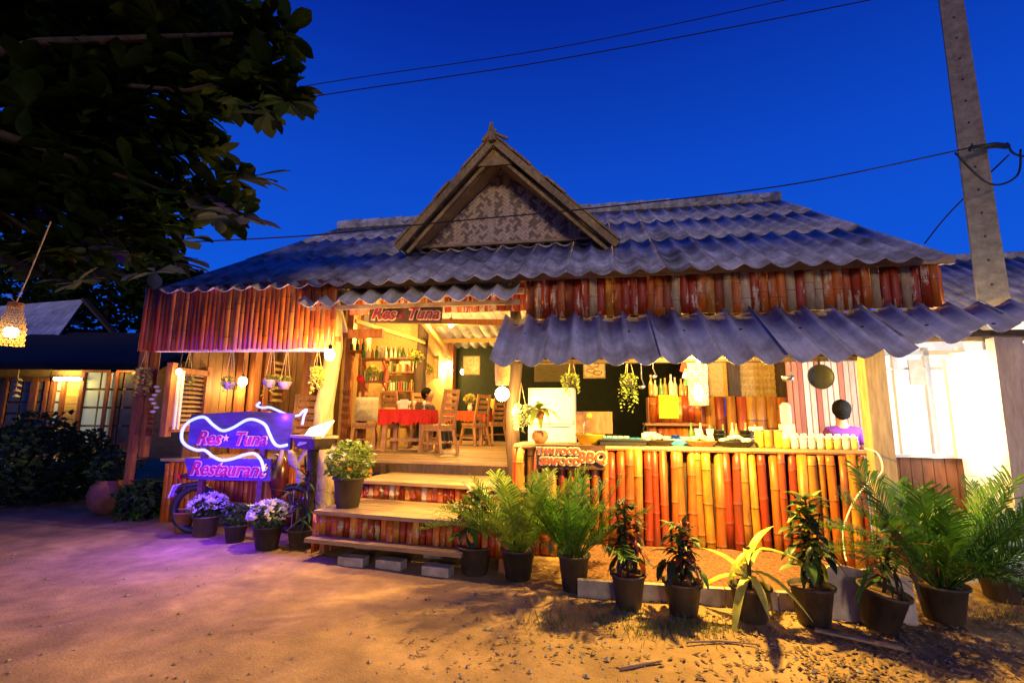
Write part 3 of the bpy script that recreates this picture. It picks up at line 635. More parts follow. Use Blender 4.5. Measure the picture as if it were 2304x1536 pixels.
# ------------------------------------------------------------------ plants
def pot(t, r=.15, h=.26, mat=None, soil=True):
    p = MB().lathe([(r * .72, 0), (r * .97, h * .93), (r * 1.07, h * .93), (r * 1.09, h), (r * .98, h), (r * .93, h * .88), (0, h * .86)], 20).build('pot', mat or m_pot, t, True)
    if soil: MB().lathe([(r * .93, h * .885), (r * .5, h * .91), (0, h * .92)], 14).build('soil', m_soil, t, True)
def frond(ln, arch, wd, nl=36, mat=None):
    mb = MB(); pts = []
    for i in range(11):
        f = i / 10; pts.append(Vector((0, ln * (f * .35 + .5 * f * f * arch), ln * (f * .95 - .55 * arch * f ** 2.2))))
    mb.tube(pts, [.009 * (1 - .8 * i / 10) for i in range(11)], 5)
    for i in range(nl):
        f = .30 + .70 * i / (nl - 1); k = f * 10; j = min(9, int(k)); p = pts[j].lerp(pts[j + 1], k - j); tg = (pts[j + 1] - pts[j]).normalized()
        l = wd * (.55 + .9 * sin(pi * (f - .12))) * random.uniform(.85, 1.1)
        for sg in (-1, 1):
            l2 = l * random.uniform(.8, 1.15); up_ = Vector((0, -tg.z, tg.y)); d = (Vector((sg, 0, 0)) * random.uniform(.5, .8) + tg * .8 + up_ * random.uniform(.1, .45)).normalized()
            wv2 = d.cross(up_).normalized() * .0068
            a = p; b = p + d * l2 * .45; c = b + (d * .4 + Vector((0, 0, -.12))) * l2 * .7; e = c + (d * .25 + Vector((0, 0, -.55))) * l2 * .4
            mb.add([a - wv2 * .5, a + wv2 * .5, b + wv2, b - wv2, c + wv2 * .8, c - wv2 * .8, e], [(0, 1, 2, 3), (3, 2, 4, 5), (5, 4, 6)])
    return mb.mesh('frond', mat or m_palm, False)
fronds = [frond(1, ar, .20) for ar in (.08, .25, .45, .75)]
m_palmy = leafmat('lamplit_palm_leaf', (.10, .20, .02), (.20, .33, .04)); frondsy = [frond(1, ar, .20, mat=m_palmy) for ar in (.12, .32, .6)]  # lamp light on the palm by the steps is put into this paler green
def palm(at, h, n, label, fr=fronds, rz=0, r=.16, ph=.27, droop=1.0, group='potted palms along the counter'):
    t = empty('potted_palm', at, rz, label, 'potted plant', group); pot(t, r, ph)
    for i in range(n):
        az = i * 2.4 + random.uniform(-.3, .3); el = random.uniform(0, .16) + .36 * (i / n) * droop; s = h * random.uniform(.5, 1.05)
        put('frond', random.choice(fr if i > n * .35 else fr[:2]), t, at=(-.03 * sin(az), .03 * cos(az), ph * .8), rot=Euler((-el, random.uniform(-.3, .3), az)), scale=(s,) * 3)
    st_ = MB()
    for i in range(9): a = i * .7; st_.tube([(.05 * cos(a), .05 * sin(a), ph * .85), (.07 * cos(a), .07 * sin(a), ph + h * .32)], [.012, .007], 5)
    st_.build('stem', leafmat('palm_stem', (.16, .2, .05), (.28, .28, .09)), t, True); return t
G0 = lambda px, py: atz(px, py, 0)
palm(G0(1166, 1300), 1.02, 40, 'yellow-green palm glowing in lamp light right of the steps', frondsy)
palm(G0(1292, 1325), .80, 36, 'dark pot with arching palm under the food sign', r=.14, ph=.30)
palm(G0(2125, 1392), 1.0, 50, 'large bushy green palm below the white-lit booth', r=.17, ph=.26, droop=1.15)
palm(G0(2255, 1345), .85, 22, 'palm clump leaning out at the right edge behind the bushy palm', droop=1.0)
def croton(at, h, n, label, mat, ln=.17, wd=.05, r=.14, ph=.24, spread=.5, tilt=(0, 0), name='potted_croton', shape='lance', potmat=None):
    t = empty(name, at, random.uniform(0, 6), label, 'potted plant', 'small potted plants along the counter', tilt); pot(t, r, ph, potmat)
    ms = [leafmesh('leaf', ln, wd, mat, dr, .3, shape) for dr in (.15, .5, .9)]
    MB().tube([(0, 0, ph * .85), (.01, .01, ph + h * .5), (0, .02, ph + h)], [.014, .011, .006], 6).tube([(0, 0, ph + h * .2), (.06, .02, ph + h * .55), (.09, .03, ph + h * .85)], [.008, .007, .004], 5).build('stem', m_bark, t, True)
    for i in range(n):
        f = (i + .5) / n; az = i * 2.4; z = ph + h * (.22 + .80 * f); off = random.uniform(0, .13) * (1.1 - .5 * f)
        el = -.3 + 1.15 * f + random.uniform(-.2, .2)
        place_leaf(random.choice(ms), t, (off * cos(az * 1.7), off * sin(az * 1.7), z), az, el, random.uniform(.8, 1.2) * (1.1 - .3 * f))
    return t
croton(G0(1415, 1365), .52, 120, 'red and green croton in a black pot with fine ground cover', m_crot, .15, .05, .135, .26)
croton(G0(1538, 1378), .40, 110, 'croton with green top leaves above dark red ones in a round pot', m_crot, .16, .05, .145, .24)
croton(G0(1832, 1400), .62, 130, 'tall dark green croton left of the broken slab', m_crotg, .15, .062, .15, .27)
croton(G0(1978, 1408), .42, 80, 'thin-leaved dark red croton in a leaning black pot before the slab', m_crot, .24, .024, .16, .27, tilt=(.1, -.18), shape='strap')
croton(G0(1068, 1288), .50, 60, 'broad-leaved plant with red stems in a dark pot beside the steps', m_crotg, .22, .085, .17, .26)
t = empty('potted_dracaena', G0(1692, 1392), .6, 'potted dracaena with long yellow-striped arching leaves', 'potted plant', 'small potted plants along the counter'); pot(t, .145, .24)
for i, (az, el, s) in enumerate([(0, .9, 1.1), (.9, .5, 1.15), (1.7, .2, 1), (2.5, -.1, .9), (3.3, .35, 1.0), (4.1, -.15, .85), (5.0, .6, 1.05), (5.7, .1, 1.1), (.4, -.2, .8), (4.6, 1.1, 1.0), (2.1, 1.0, .95), (3.8, .8, 1.15), (1.3, -.3, .75), (5.4, -.35, .8)]):
    place_leaf(leafmesh('leaf', .40, .065, m_dra, [.5, .9, 1.3][i % 3], .35, 'strap', 8), t, (0, 0, .26 + .018 * i), az, el, s)
MB().tube([(0, 0, .2), (0, 0, .52)], .016, 6).build('stem', m_bark, t)
def dome_bush(t, r, c, n, mat, ln=.045, name='foliage', flower=None, fn=0, flat=.85):
    mb = MB()
    for i in range(n):
        u, v = random.uniform(-1, 1), random.uniform(0, 2 * pi); q = sqrt(1 - u * u); rr = r * random.uniform(.5, 1.0) ** .5 * (1 + .42 * noise.noise(Vector((q * cos(v) * 2.2 + c[2] * 9, q * sin(v) * 2.2, u * 2.2 + r * 30))))
        p = Vector((rr * q * cos(v), rr * q * sin(v), rr * u * flat)) + Vector(c)
        R = Euler((random.uniform(-1, 1), random.uniform(-1, 1), random.uniform(0, 6))).to_matrix(); s = ln * random.uniform(.7, 1.3)
        mb.add([p + R @ Vector(k) * s for k in ((0, -.5, 0), (.3, 0, .08), (0, .6, 0), (-.3, 0, .08))], [(0, 1, 2, 3)])
    o = mb.build(name, mat, t, kind='stuff')
    if flower:
        fl_ = MB()
        for i in range(fn):
            u, v = random.uniform(-.2, 1), random.uniform(0, 2 * pi); q = sqrt(1 - u * u); p = Vector((r * q * cos(v), r * q * sin(v), r * u * flat)) * random.uniform(.95, 1.08) + Vector(c); s = ln * .42
            R = Euler((random.uniform(-1, 1), random.uniform(-1, 1), random.uniform(0, 6))).to_matrix()
            for k in range(5):
                a = k * 2 * pi / 5; fl_.add([p, p + R @ Vector((cos(a - .5), sin(a - .5), .3)) * s, p + R @ Vector((cos(a), sin(a), .35)) * s * 1.5, p + R @ Vector((cos(a + .5), sin(a + .5), .3)) * s], [(0, 1, 2, 3)])
        fl_.build('blossom', flower, t, kind='stuff')
    return o
so_ = atz(782, 1140, .48)
t = empty('potted_shrub', so_, 0, 'round leafy yellow-green bush in a grey pot on the steps', 'potted plant'); pot(t, .17, .33); dome_bush(t, .27, (0, 0, .50), 1500, m_bush, .05, flower=m_wflow, fn=25)
for px, py, lab, r, fn in ((462, 1205, 'small shrub with pale violet flowers left of the dark pot below the neon sign', .20, 190), (600, 1232, 'loose white and violet flowering plant in a pot in front of the bamboo skirt', .21, 190)):
    t = empty('potted_flowers', G0(px, py), 0, lab, 'potted plant', 'flower pots below the neon sign'); pot(t, .16, .25); dome_bush(t, r, (0, 0, .36), 500, m_leaf, .055, flower=m_wflow, fn=fn, flat=.7)
t = empty('potted_flowers', G0(528, 1218), 0, 'low dark-leaved pot plant between the two flowering pots', 'potted plant', 'flower pots below the neon sign'); pot(t, .13, .2); dome_bush(t, .17, (0, 0, .30), 500, m_leaf, .05, flat=.8)
croton(G0(678, 1228), .62, 44, 'dark spiky plant in a square-looking pot at the foot of the steps', leafmat('dark_spiky_leaf', (.02, .06, .02), (.04, .10, .03)), .30, .03, .17, .2, name='potted_spiky_plant', shape='strap')
croton(G0(410, 1195), .0001, 1, 'old earth-coloured pot at the left end of the flower pots', m_leaf, .05, .02, .12, .25, name='empty_pot', potmat=m_terra)
t = empty('terracotta_jar', aty(248, 1118, 7.6), 0, 'big round terracotta jar with a bushy plant at the left', 'jar'); t.location.z = 0
jz = MB().lathe([(.14, 0), (.25, .12), (.29, .28), (.25, .42), (.19, .47), (.21, .50), (.17, .50), (.15, .44), (0, .43)], 20).build('jar_body', m_terra, t, True); dome_bush(t, .30, (0, 0, .68), 420, m_leaf, .09)
for px, py, Y, r, lab in ((330, 1080, 7.3, .36, 'dark bush standing between the terracotta jar and the sign'), (60, 1010, 8.4, .95, 'dark leafy bush filling the left edge of the yard'), (150, 985, 8.9, .8, 'dark shrub in front of the yellow-lit house wall')):
    p = aty(px, py, Y); t = empty('shrub', (p.x, p.y, 0), 0, lab, 'shrub', 'dark shrubs at the left'); dome_bush(t, r, (0, 0, r * .7), int(2200 * r), m_leaf, .12)
    MB().tube([(0, 0, -.02), (.02, 0, .3), (.05, .03, r * .7)], [.03, .025, .015], 6).build('stem', m_bark, t)
# trailing plants hung up by cords
def trail(at, n, ln, mat, label, name='hanging_plant', potmat=None, drop=.4, leaf=.045, bushy=.10, cat='hanging plant', group='hanging plants'):
    t = empty(name, at, 0, label, cat, group)
    if potmat: MB().lathe([(.05, -.02), (.085, .06), (.09, .08), (.07, .08)], 12).build('pot', potmat, t, True)
    mb = MB()
    for i in range(n):
        a = 2 * pi * i / n + random.uniform(-.2, .2); l = ln * random.uniform(.45, 1.0); R0 = bushy * random.uniform(.6, 1.1)
        for k in range(14):
            f = k / 13; p = Vector((R0 * min(1, f * 3) * cos(a), R0 * min(1, f * 3) * sin(a), .08 + .07 * sin(min(1, f * 3) * pi / 2 * 1.2) - l * max(0, f - .18))) + Vector((random.uniform(-.02, .02), random.uniform(-.02, .02), 0))
            Rr = Euler((random.uniform(-1, 1), random.uniform(-1, 1), random.uniform(0, 6))).to_matrix(); s = leaf * random.uniform(.7, 1.2)
            mb.add([p + Rr @ Vector(q) * s for q in ((0, -.5, 0), (.32, 0, .1), (0, .6, 0), (-.32, 0, .1))], [(0, 1, 2, 3)])
    mb.build('vine', mat, t, kind='stuff')
    co = MB()
    for a in (0, 2.1, 4.2): co.tube([(.07 * cos(a), .07 * sin(a), .07), (0, 0, drop)], .004, 4)
    co.build('cord', m_rope, t); return t
m_pinkpot = M('glazed_pot', (.45, .30, .42), rough=.4, sc=8, var=.2, bump=0); m_vine = leafmat('trailing_leaf', (.20, .30, .06), (.34, .42, .10)); m_staghorn = leafmat('pale_fern', (.34, .42, .22), (.5, .56, .34))
trail(Ld(1285, 868, 5.85), 12, .34, m_vine, 'leafy trailing plant hanging in front of the white refrigerator', potmat=m_pot, bushy=.11)
trail(Ld(1415, 868, 5.75), 14, .55, m_vine, 'trailing plant with long strands hanging over the counter', potmat=m_pot, bushy=.11)
trail(Ld(1172, 940, 5.55), 16, .38, m_staghorn, 'pale fern hanging on the entrance post below the lantern', bushy=.10, leaf=.06)
trail(Ld(322, 850, 6.05), 14, .50, m_yflow, 'yellow trailing flowers on the white veranda post', bushy=.10, leaf=.07)
trail(Ld(515, 872, 5.75), 8, .30, m_vine, 'hanging pot with trailing plant nearest the left window', potmat=m_pinkpot, drop=.62)
trail(Ld(606, 868, 5.75), 8, .34, m_vine, 'hanging pot with thick leafy cord in the middle of the veranda', potmat=m_pinkpot, drop=.62)
trail(Ld(640, 872, 5.8), 3, .12, m_vine, 'bare hanging pot on thin cords beside the yellow bulb', potmat=m_pinkpot, drop=.55)
trail(Ld(712, 850, 5.75), 12, .42, m_yflow, 'yellow orchids tied to the left of the trunk post', bushy=.09, leaf=.06)
trail(Ld(420, 860, 6.2), 10, .36, m_vine, 'small dark trailing plant before the louvred window', potmat=m_pot, drop=.5)
t = empty('hanging_plant', Ld(1212, 925, 5.65), 0, 'broad-leaved green plant spreading beside the entrance post', 'hanging plant', 'hanging plants')
me = [leafmesh('leaf', .26, .085, m_vine, d_, .3, 'lance') for d_ in (.3, .8)]
for i in range(16): place_leaf(me[i % 2], t, (0, 0, .02), i * 2.4, .9 - .08 * i, random.uniform(.7, 1.1))
MB().lathe([(.05, -.08), (.08, 0), (.085, .02), (0, .015)], 12).build('pot', m_terra, t, True)
# ------------------------------------------------------------------ signs
m_sign = M('sign_board', (.08, .035, .02), (.13, .055, .03), rough=.6, sc=4, st=(1, 5, 5), var=.3, bump=.2)
m_let = M('dark_red_letters', (.30, .02, .02), rough=.5, sc=9, var=.15, bump=0); m_letp = M('pale_outline', (.75, .62, .42), rough=.6, sc=9, var=.1, bump=0)
m_org = M('orange_letters', (.60, .11, .03), rough=.5, sc=9, var=.15, bump=0)
def lettering(body, size, parent, at, front, back, shear=.25, off=.012, space=1.0, k=1.0):
    text('letter_outline', body, size, back, parent, at, ext=.006, shear=shear, off=off * k, space=space)
    text('lettering', body, size, front, parent, (at[0], at[1] - .010, at[2]), ext=.006, shear=shear, off=.003, space=space)
def star(mb, c, r, y):
    vs = [(c[0] + (r if i % 2 == 0 else r * .45) * sin(pi * i / 5), y, c[2] + (r if i % 2 == 0 else r * .45) * cos(pi * i / 5)) for i in range(10)]
    mb.add(vs + [(c[0], y - .004, c[2])], [(i, (i + 1) % 10, 10) for i in range(10)])
# neon sign
NS = 5.45; c0 = atd(505, 985, NS); sg = empty('neon_sign', L(c0.x, c0.y, 0), -A, 'carved restaurant name board outlined with glowing violet rope light', 'sign')
def S(px, py, d=NS): v = atd(px, py, d); return Vector((v.x - c0.x, d - c0.y, v.z))
a, b = S(420, 925), S(640, 1018)
bd = MB(); q = [(S(430, 932)), (S(560, 925)), (S(660, 930)), (S(652, 1012)), (S(530, 1008)), (S(422, 1000))]
n = len(q); bd.add([(v.x, 0, v.z) for v in q] + [(v.x, .04, v.z) for v in q], [tuple(range(n)), tuple(range(2 * n - 1, n - 1, -1))] + [(i, i + n, (i + 1) % n + n, (i + 1) % n) for i in range(n)])
m_vboard = M('violet_grey_board', (.045, .03, .07), (.07, .045, .10), rough=.6, sc=4, st=(1, 5, 5), var=.25, bump=.15)
bd.build('upper_board', m_vboard, sg)
bd = MB(); q = [S(415, 1030), S(610, 1032), S(608, 1082), S(425, 1078)]; n = 4
bd.add([(v.x, 0, v.z) for v in q] + [(v.x, .04, v.z) for v in q], [tuple(range(n)), tuple(range(2 * n - 1, n - 1, -1))] + [(i, i + n, (i + 1) % n + n, (i + 1) % n) for i in range(n)])
bd.build('lower_board', m_vboard, sg)
for px in (452, 585): MB().box((S(px, 1000).x, .08, .70), (.07, .06, 1.4)).build('support_post', m_sign, sg)
t1 = S(472, 986); lettering('Res', .23, sg, (t1.x, -.012, t1.z), m_let, m_letp, .3)
t1 = S(564, 988); lettering('Tuna', .22, sg, (t1.x, -.012, t1.z), m_let, m_letp, .3)
stm = MB(); t1 = S(511, 985); star(stm, t1, .05, -.02); stm.build('star', m_letp, sg)
t1 = S(512, 1056); lettering('Restaurant', .235, sg, (t1.x, -.012, t1.z), m_let, m_letp, .3)
e_rope = EM('rope_glow', (.30, .22, 1.0), 26); e_core = EM('rope_core', (.14, .17, 1.0), 5)
def smooth(pts, k=6):
    o = []
    for i in range(len(pts) - 1):
        p0, p1, p2, p3 = pts[max(i - 1, 0)], pts[i], pts[i + 1], pts[min(i + 2, len(pts) - 1)]
        for j in range(k):
            f = j / k; o.append(.5 * ((2 * p1) + (p2 - p0) * f + (2 * p0 - 5 * p1 + 4 * p2 - p3) * f * f + (3 * p1 - p0 - 3 * p2 + p3) * f ** 3))
    return o + [pts[-1]]
rope = [(600, 1058), (594, 1035), (580, 1020), (560, 1021), (530, 1031), (505, 1034), (485, 1025), (468, 1012), (448, 1011), (425, 1000), (416, 985), (420, 962), (438, 945), (466, 938), (486, 955), (507, 968), (530, 962), (560, 945), (580, 944), (602, 955), (612, 975), (622, 995), (634, 1003), (652, 1000)]
pts = [S(x, y) + Vector((0, -.05, 0)) for x, y in rope]
MB().tube(smooth(pts), .018, 8).build('rope_light', e_core, sg, True)
for px, py, w_ in ((470, 945, 9), (430, 985, 8), (525, 962, 10), (590, 952, 10), (500, 1032, 9), (585, 1030, 8)): light(sg, S(px, py) + Vector((0, -.42, -.30)), w_ * 3.0, (.10, .008, 1), .05)
rope2 = [(585, 905), (578, 912), (590, 917), (606, 916), (622, 922), (640, 930), (655, 935), (672, 934), (682, 925), (690, 922), (684, 935), (680, 955)]
rt = empty('rope_light_end', L(0, 0, 0), -A, 'loose curl of glowing rope light above the right end of the sign', 'rope light')
MB().tube(smooth([Vector(tuple(atd(x, y, 5.6))) for x, y in rope2]), .015, 8).build('rope', e_core, rt, True); light(rt, atd(640, 938, 5.45), 30, (.16, .03, 1), .05)
# driftwood beside the sign
dw = MB(); P_ = lambda x, y, d=5.7: Vector(tuple(atd(x, y, d)))
dw.tube(smooth([P_(600, 930), P_(630, 975), P_(650, 1010), P_(668, 1050), P_(680, 1085)]), [.05 + .02 * sin(i * .9) for i in range(25)], 8); dw.tube(smooth([P_(640, 990), P_(632, 1030), P_(615, 1075)]), .035, 7); dw.tube(smooth([P_(668, 1045), P_(685, 1020), P_(694, 1008)]), .028, 7)
o = dw.build('driftwood', M('driftwood', (.35, .27, .2), (.5, .4, .3), rough=.85, sc=7, var=.35, bump=.5), smooth=True, rot=(0, 0, -A), label='twisted driftwood trunk standing between the neon sign and the carved trough', cat='driftwood')
tp = atd(706, 992, 5.45); t = empty('carved_trough', L(tp.x, tp.y, 0), -A - .5, 'carved dark wooden trough on a stand at the left of the steps', 'trough')
tb_ = MB(); zt_ = tp.z
pr0 = [(-.26, .05), (-.20, -.09), (.20, -.09), (.26, .05)]
for i, y in enumerate((-.12, .12)): tb_.v += [(x, y * (1.25 if z > 0 else .8), zt_ + z) for x, z in pr0]
tb_.f = [(0, 1, 2, 3), (7, 6, 5, 4), (0, 4, 5, 1), (1, 5, 6, 2), (2, 6, 7, 3)]; tb_.mi = [0] * 5
tb_.build('bowl', m_dark, t); MB().bar((-.26, -.15, zt_ + .055), (.26, -.15, zt_ + .055), .03, .03).bar((-.26, .15, zt_ + .055), (.26, .15, zt_ + .055), .03, .03).bar((-.27, -.15, zt_ + .055), (-.27, .15, zt_ + .055), .03, .03).bar((.27, -.15, zt_ + .055), (.27, .15, zt_ + .055), .03, .03).build('rim', m_trunk, t)
MB().tube([(0, 0, 0), (.03, 0, zt_ * .5), (0, 0, zt_ - .08)], [.08, .05, .07], 8).build('stand', m_dark, t, True)
MB().box((.06, -.02, .02), (.40, .30, .016), Euler((.75, -.25, .15)).to_matrix()).build('menu_board', m_white, at=L(tp.x, tp.y, zt_ + .08), rot=(0, 0, -A - .4), label='pale menu board resting open on the carved trough', cat='menu')
# entrance sign
es = atd(910, 707, 5.36); t = empty('entrance_sign', L(es.x, es.y, es.z), -A, 'dark board with the red scripted name hanging under the porch awning', 'sign', tilt=(.0, .03))
MB().box((0, .03, .0), (.92, .03, .20)).build('board', m_sign, t); lettering('Res', .21, t, (-.27, 0, 0), m_let, m_letp, .3); lettering('Tuna', .20, t, (.23, 0, .005), m_let, m_letp, .3)
sm = MB(); star(sm, (-.035, 0, -.02), .05, -.012); sm.build('star', m_let, t)
# food sign
fs = atd(1284, 1028, 5.52); t = empty('food_sign', L(fs.x, fs.y, fs.z), -A, 'brown food and barbecue sign board fixed to the counter front', 'sign')
MB().box((0, .03, 0), (.76, .03, .26)).build('board', m_sign, t)
for bdy, x, z, sz in (('THAI FOOD', -.14, .06, .088), ('SEAFOOD', -.12, -.05, .10), ('BBQ', .235, 0, .155)): lettering(bdy, sz, t, (x, 0, z), m_org, m_letp, .1, .016)
# hand painted panel at the right edge (script strokes in red)
th = MB()
bx = atd(2292, 930, 5.05)
for (x, z) in ((0, 0), (.14, -.01), (.28, .01)):
    th.tube(smooth([Vector((x - .04, 0, z - .06)), Vector((x - .045, 0, z + .03)), Vector((x, 0, z + .07)), Vector((x + .04, 0, z + .03)), Vector((x + .035, 0, z - .06))]), .006, 5); th.tube(smooth([Vector((x - .02, 0, z - .05)), Vector((x, 0, z - .02)), Vector((x - .02, 0, z))]), .005, 5)
for k in range(4): th.tube([(k * .1 - .03, 0, .16), (k * .1 + .02, 0, .19), (k * .1 + .03, 0, .15)], .005, 5); th.tube([(k * .1 - .03, 0, -.2), (k * .1, 0, -.16), (k * .1 + .03, 0, -.2)], .005, 5)
th.build('painted_script', m_redp, booth, at=(bx.x, 5.095, bx.z))
# ------------------------------------------------------------------ furniture
def chair(at, rz, label, cushion=False, name='wooden_chair', s=1.0):
    t = empty(name, at, rz, label, 'chair', 'wooden chairs on the deck'); t.scale = (s,) * 3
    MB().box((0, 0, .46), (.44, .42, .05)).build('seat', m_chair, t)
    MB().box((0, .0, .41), (.40, .38, .06)).build('apron', m_chair, t)
    for x in (-1, 1):
        MB().bar((x * .18, -.17, .44), (x * .22, -.24, 0), .05, .05).build('leg', m_chair, t)
        MB().bar((x * .18, .17, .44), (x * .22, .27, 0), .05, .05).build('leg', m_chair, t)
        MB().bar((x * .185, .18, .40), (x * .16, .30, 1.10), .045, .045).build('back_post', m_chair, t)
    for k in range(5): MB().box((0, .205 + k * .022, .60 + k * .115), (.34, .02, .07), Euler((-.16, 0, 0)).to_matrix()).build('back_slat', m_chair, t)
    MB().bar((-.20, -.21, .17), (-.20, .235, .17), .035, .035).bar((.20, -.21, .17), (.20, .235, .17), .035, .035).bar((-.2, 0, .17), (.2, 0, .17), .035, .03).build('stretcher', m_chair, t)
    if cushion:
        cu = MB(); nX = 9
        for k, yy in ((0, 0), (1, .07)):
            for j in range(nX):
                for i in range(nX):
                    x, z = i / 8, j / 8; pf = (sin(pi * x) * sin(pi * z)) ** .35 * .5 + .5 * abs(sin(3 * pi * x) * sin(3 * pi * z)) ** .5
                    cu.v.append(((x - .5) * .44, (-.035 if k == 0 else .035) * pf, (z - .5) * .48))
        for k in range(2):
            for j in range(8):
                for i in range(8):
                    f = [k * 81 + j * 9 + i, k * 81 + j * 9 + i + 1, k * 81 + (j + 1) * 9 + i + 1, k * 81 + (j + 1) * 9 + i]; cu.f.append(tuple(f if k == 0 else f[::-1]))
        cu.mi = [0] * len(cu.f)
        cu.build('tufted_cushion', M('cushion_cloth', (.36, .35, .28), (.46, .44, .36), rough=.9, sc=20, var=.12), smooth=True, at=t.matrix_basis @ Vector((0, .16, .76)), rot=(-.17, 0, rz), label='grey-white tufted cushion propped on the left chair', cat='cushion')
    return t
D = .862
ORD = ['first', 'second', 'third', 'fourth', 'fifth', 'sixth', 'seventh', 'eighth', 'ninth', 'tenth', 'eleventh', 'twelfth', 'thirteenth', 'fourteenth', 'fifteenth', 'sixteenth', 'seventeenth', 'eighteenth', 'nineteenth', 'twentieth']
def Lz(px, py, z=D): v = lz(px, py, z); return L(v.x, v.y, z)
bpy.context.view_layer.update()
chair(Lz(818, 1008), -A + .35, 'wooden chair facing out with the grey tufted cushion', True)
chair(Lz(985, 1018), -A - 2.0, 'ladder-back wooden chair drawn up at the right of the red table')
chair(Lz(1068, 1002), -A - 2.2, 'ladder-back wooden chair beside the orange-covered table')
chair(Lz(1112, 992), -A - 2.4, 'wooden chair furthest back with a yellow cloth over it')
chair(L(-4.0, 9.3, D), -A + 3.0, 'wooden chair half hidden behind the red tablecloth')
chair(L(-5.2, 8.2, D), -A - .6, 'wooden chair in the shadow left of the trunk post')
def table(at, rz, sx_, sy_, label, cloth, lab2, hang=.24):
    t = empty('wooden_table', at, rz, label, 'table', 'dining tables')
    MB().box((0, 0, .72), (sx_, sy_, .045)).build('tabletop', m_chair, t)
    for x in (-1, 1):
        for y in (-1, 1): MB().bar((x * (sx_ / 2 - .10), y * (sy_ / 2 - .08), .70), (x * (sx_ / 2 - .08), y * (sy_ / 2 - .06), 0), .075, .075).build('leg', m_chair, t)
    MB().bar((-sx_ / 2 + .1, 0, .2), (sx_ / 2 - .1, 0, .2), .05, .06).build('stretcher', m_chair, t)
    cb = MB(); per = []; X, Y = sx_ / 2 + .012, sy_ / 2 + .012
    for i in range(96):
        f = i / 96 * 4; k = int(f); u = f - k
        x, y = [(-X + 2 * X * u, -Y), (X, -Y + 2 * Y * u), (X - 2 * X * u, Y), (-X, Y - 2 * Y * u)][k]; per.append((x, y))
    cb.v = [(x, y, .748) for x, y in per] + [(x * (1.015 + .02 * sin(i * 1.1)), y * (1.02 + .03 * sin(i * 1.1)), .75 - hang * (.5)) for i, (x, y) in enumerate(per)] + [(x * (1.02 + .03 * sin(i * 1.1)), y * (1.03 + .05 * sin(i * 1.1)), .75 - hang * (1 + .10 * sin(i * .55) + (.16 if i % 2 else 0))) for i, (x, y) in enumerate(per)]
    cb.f = [tuple(range(96))] + [(r * 96 + i, r * 96 + (i + 1) % 96, (r + 1) * 96 + (i + 1) % 96, (r + 1) * 96 + i) for r in (0, 1) for i in range(96)]; cb.mi = [0] * len(cb.f)
    cb.build('tablecloth', cloth, at=at, rot=(0, 0, rz), label=lab2, cat='tablecloth')
m_redc = M('red_lace', (.50, .008, .015), (.62, .02, .02), rough=.8, sc=40, var=.4, bump=.3); m_orc = M('orange_cloth', (.60, .06, .015), (.7, .09, .02), rough=.8, sc=30, var=.25)
v = lz(905, 1016, D); table(L(v.x, v.y + .25, D), -A + .05, .86, .70, 'rough wooden dining table under the red lace cloth', m_redc, 'red lace cloth with fringed edge over the front table')
v = lz(1040, 1002, D); table(L(v.x, v.y + .4, D), -A, .95, .75, 'rear dining table under an orange cloth', m_orc, 'plain orange cloth over the rear table with the white flowers', .2)
t = empty('flower_vase', L(v.x + .05, v.y + .4, D + .75), 0, 'white vase of pale flowers on the orange table', 'vase'); MB().lathe([(.04, 0), (.06, .08), (.04, .16), (.05, .18), (.0, .17)], 12).build('vase', m_enam, t, True); dome_bush(t, .13, (0, 0, .26), 160, m_vine, .05, flower=m_yflow, fn=70)
MB().box((0, 0, 0), (.40, .03, .30)).build('yellow_cloth', M('yellow_cloth', (.68, .58, .12), rough=.85, sc=12, var=.2), at=Lz(1105, 992) + Vector((0, .05, .97)), rot=(.5, .2, -A - .8), label='yellow cloth hung over the back of the furthest chair', cat='cloth')
# shelves and what stands on them
m_book = M('book_covers', (.5, .4, .3), rough=.6, sc=5, rnd=[(.5, .42, .25), (.35, .08, .05), (.6, .55, .42), (.15, .2, .1), (.55, .3, .08)]); m_bott = M('bottle_glass', (.1, .2, .05), rough=.15, sc=5, rnd=[(.08, .18, .05), (.35, .2, .06), (.5, .45, .35), (.03, .06, .03)], bump=0)
bottle = MB().lathe([(.035, 0), (.038, .02), (.038, .15), (.015, .20), (.014, .26), (.017, .27), (0, .272)], 10).mesh('bottle', m_bott, True)
book = MB().box((0, 0, .11), (.035, .15, .22)).mesh('book', m_book)
SH = [(838, 808, 8.7, .55, 'short shelf on the red post holding small green bottles', 'b'), (838, 858, 8.7, .55, 'lower post shelf holding yellow boxes', 'k'), (900, 838, 10.3, .95, 'upper long shelf with pictures under the mat wall', 'm'), (905, 880, 10.3, 1.0, 'lower long shelf crowded with books behind the man', 'k'), (900, 806, 10.35, .8, 'thin top shelf on the mat wall', 'b'), (800, 790, 8.8, .35, 'narrow rack by the trunk post', 'b')]
